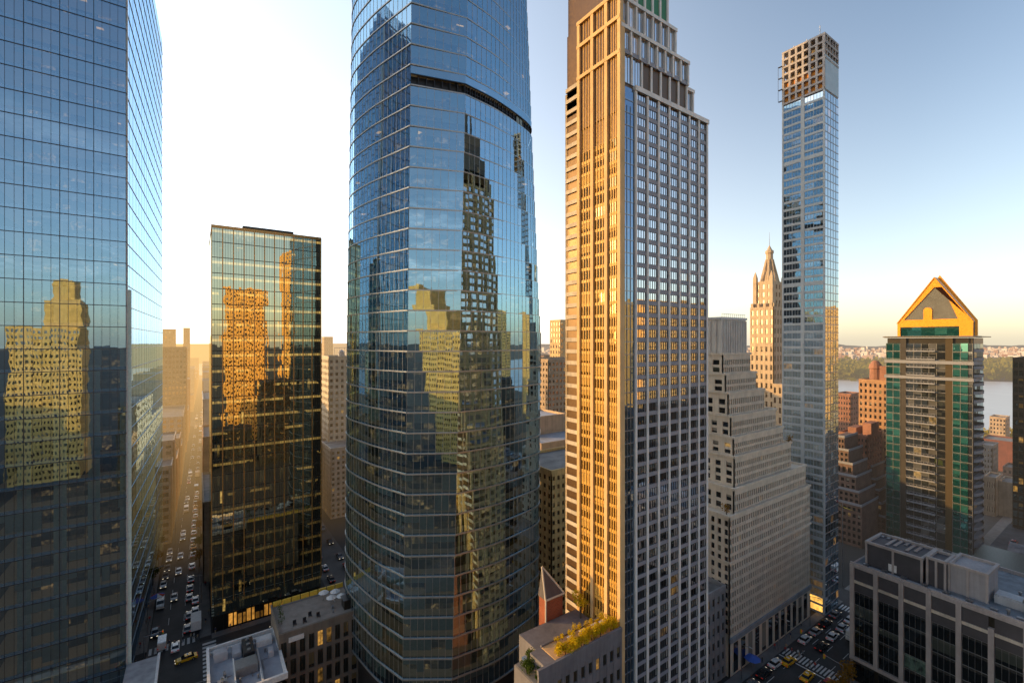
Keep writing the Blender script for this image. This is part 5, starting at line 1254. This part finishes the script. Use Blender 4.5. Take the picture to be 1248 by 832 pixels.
for i in range(22):
    x,y=rr.choice([(rr.uniform(123.6,127),rr.uniform(44,57)),(rr.uniform(100,145),rr.uniform(57.6,59.0)),(rr.uniform(116,126.5),rr.uniform(41.5,43.2))])
    person(x,y,rr.uniform(0,6.28),'walking at the right junction','pedestrians at the right junction',.13 if y>57.2 or y<43.5 else .014)
# ------------------------------------------------------------------ street furniture
def lamp(x,y,rz,label,group,h=8.5):
    t=empty('street_lamp',(x,y,.1),label,'street lamp',group); m=MB(); m.tube((x,y,.1),(x,y,h),.11,.07); m.build('pole',M_steel,t)
    dx,dy=math.cos(rz),math.sin(rz); m=MB(); m.tube((x,y,h-.2),(x+dx*2,y+dy*2,h+.3),.05); m.build('arm',M_steel,t)
    m=MB(); m.tube((x+dx*1.8,y+dy*1.8,h+.27),(x+dx*2.6,y+dy*2.6,h+.33),.14,.09,6); m.build('lamp_head',M_rail,t)
for y in range(160,420,22): lamp(-11.1 if y<222 else -8.2+.014*(y-147),y,0,'street lamp on the left kerb of the long street','lamps on the long street'); lamp(1.1,y+9,math.pi,'street lamp on the right kerb of the long street','lamps on the long street')
for x in range(70,160,18): lamp(x,57.7,-math.pi/2,'street lamp on the kerb before the cream ziggurat','lamps on the right avenue')
lamp(127.3,42.6,math.pi/2,'tall pale street lamp at the corner of the pier fronted block',None,10)
def signal(x,y,rz,label):
    t=empty('traffic_light',(x,y,.1),label,'traffic light','traffic lights at the junctions'); m=MB(); m.tube((x,y,.1),(x,y,5.6),.1,.08); m.build('pole',M_steel,t)
    dx,dy=math.cos(rz),math.sin(rz); m=MB(); m.tube((x,y,5.4),(x+dx*4,y+dy*4,5.8),.06); m.build('arm',M_steel,t)
    m=MB(); m.box(x+dx*3.8-.17,x+dx*3.8+.17,y+dy*3.8-.17,y+dy*3.8+.17,4.9,5.9); b=m.build('signal_box',paint('signal yellow',(.5,.32,.02),.5),t)
    for k,c in enumerate(((.02,.25,.06),(.3,.2,.02),(.6,.03,.02))):
        m=MB(); m.tube((x+dx*3.8,y+dy*3.8-.18,5.07+.3*k),(x+dx*3.8,y+dy*3.8-.24,5.07+.3*k),.1,.1,8); m.build('lens',paint('lens%d'%k,c,.3,emis=c,es=1.0 if k==2 else .05),b)
signal(-11,147.4,0,'traffic light on the left corner of the left junction'); signal(1.2,121,math.pi,'traffic light on the near corner of the left junction'); signal(128,57.9,-math.pi/2,'traffic light by the ziggurat corner'); signal(122.4,42.9,math.pi/2,'traffic light near the pier fronted block')
def umbrella(x,y,label,cols,z=.13):
    t=empty('market_umbrella',(x,y,z),label,'umbrella'); m=MB(); m.tube((x,y,z),(x,y,2.9),.05); m.build('pole',M_steel,t); m=MB(); n=8
    for i in range(n):
        a,b=2*math.pi*i/n,2*math.pi*(i+1)/n; m.mi=i%len(cols); m.face([(x+1.9*math.cos(a),y+1.9*math.sin(a),2.4),(x+1.9*math.cos(b),y+1.9*math.sin(b),2.4),(x,y,3.2)])
    m.build('canopy',[paint('umbrella %d'%i,c,.7) for i,c in enumerate(cols)],t)
umbrella(-9.9,176,'red white and blue umbrella beside the long street at the left junction',[(.05,.13,.5),(.05,.13,.5),(.7,.7,.7),(.5,.05,.03)])
umbrella(112,58.3,'green and white umbrella on the pavement before the cream ziggurat',[(.03,.25,.18),(.6,.6,.58)])
for i,(x,y) in enumerate(((-12,190),(-12,204),(-12,218),(.7,196),(.7,212),(.7,230),(-12,222),(.9,255))): tree('small street tree along the long street on the left',x,y,.1,2.2,6.5,M_leafO if i%2 else M_leafG,260,.6,'street trees on the long street',seed=i)
for i,(x,y) in enumerate(((119.5,42.3),(123.8,42.2),(115.2,42.2))): tree('orange leaved street tree at the foot of the pier fronted block',x,y,.1,1.8,6,M_leafO,420,.4,'orange trees at the right junction',seed=20+i)
t=empty('yellow_awning',(163,70,4),'bright yellow awning over the street behind the slender tower','awning'); m=MB(); x,y=P(1024,150)
m.face([(x,y,26),(x+4.5,y-1,24.2),(x+4.5,y-2.3,24.0),(x,y-1.4,25.6)]); m.build('banner',paint('yellow banner',(.85,.62,.03),.6),t); m=MB(); m.tube((x,y-.7,0),(x,y-.7,27),.12); m.build('pole',M_steel,t)
t.location=(x,y,0)
for ch in t.children:
    for v in ch.data.vertices: v.co.x+=163-x; v.co.y+=70-y; v.co.z+=4
flush_windows()
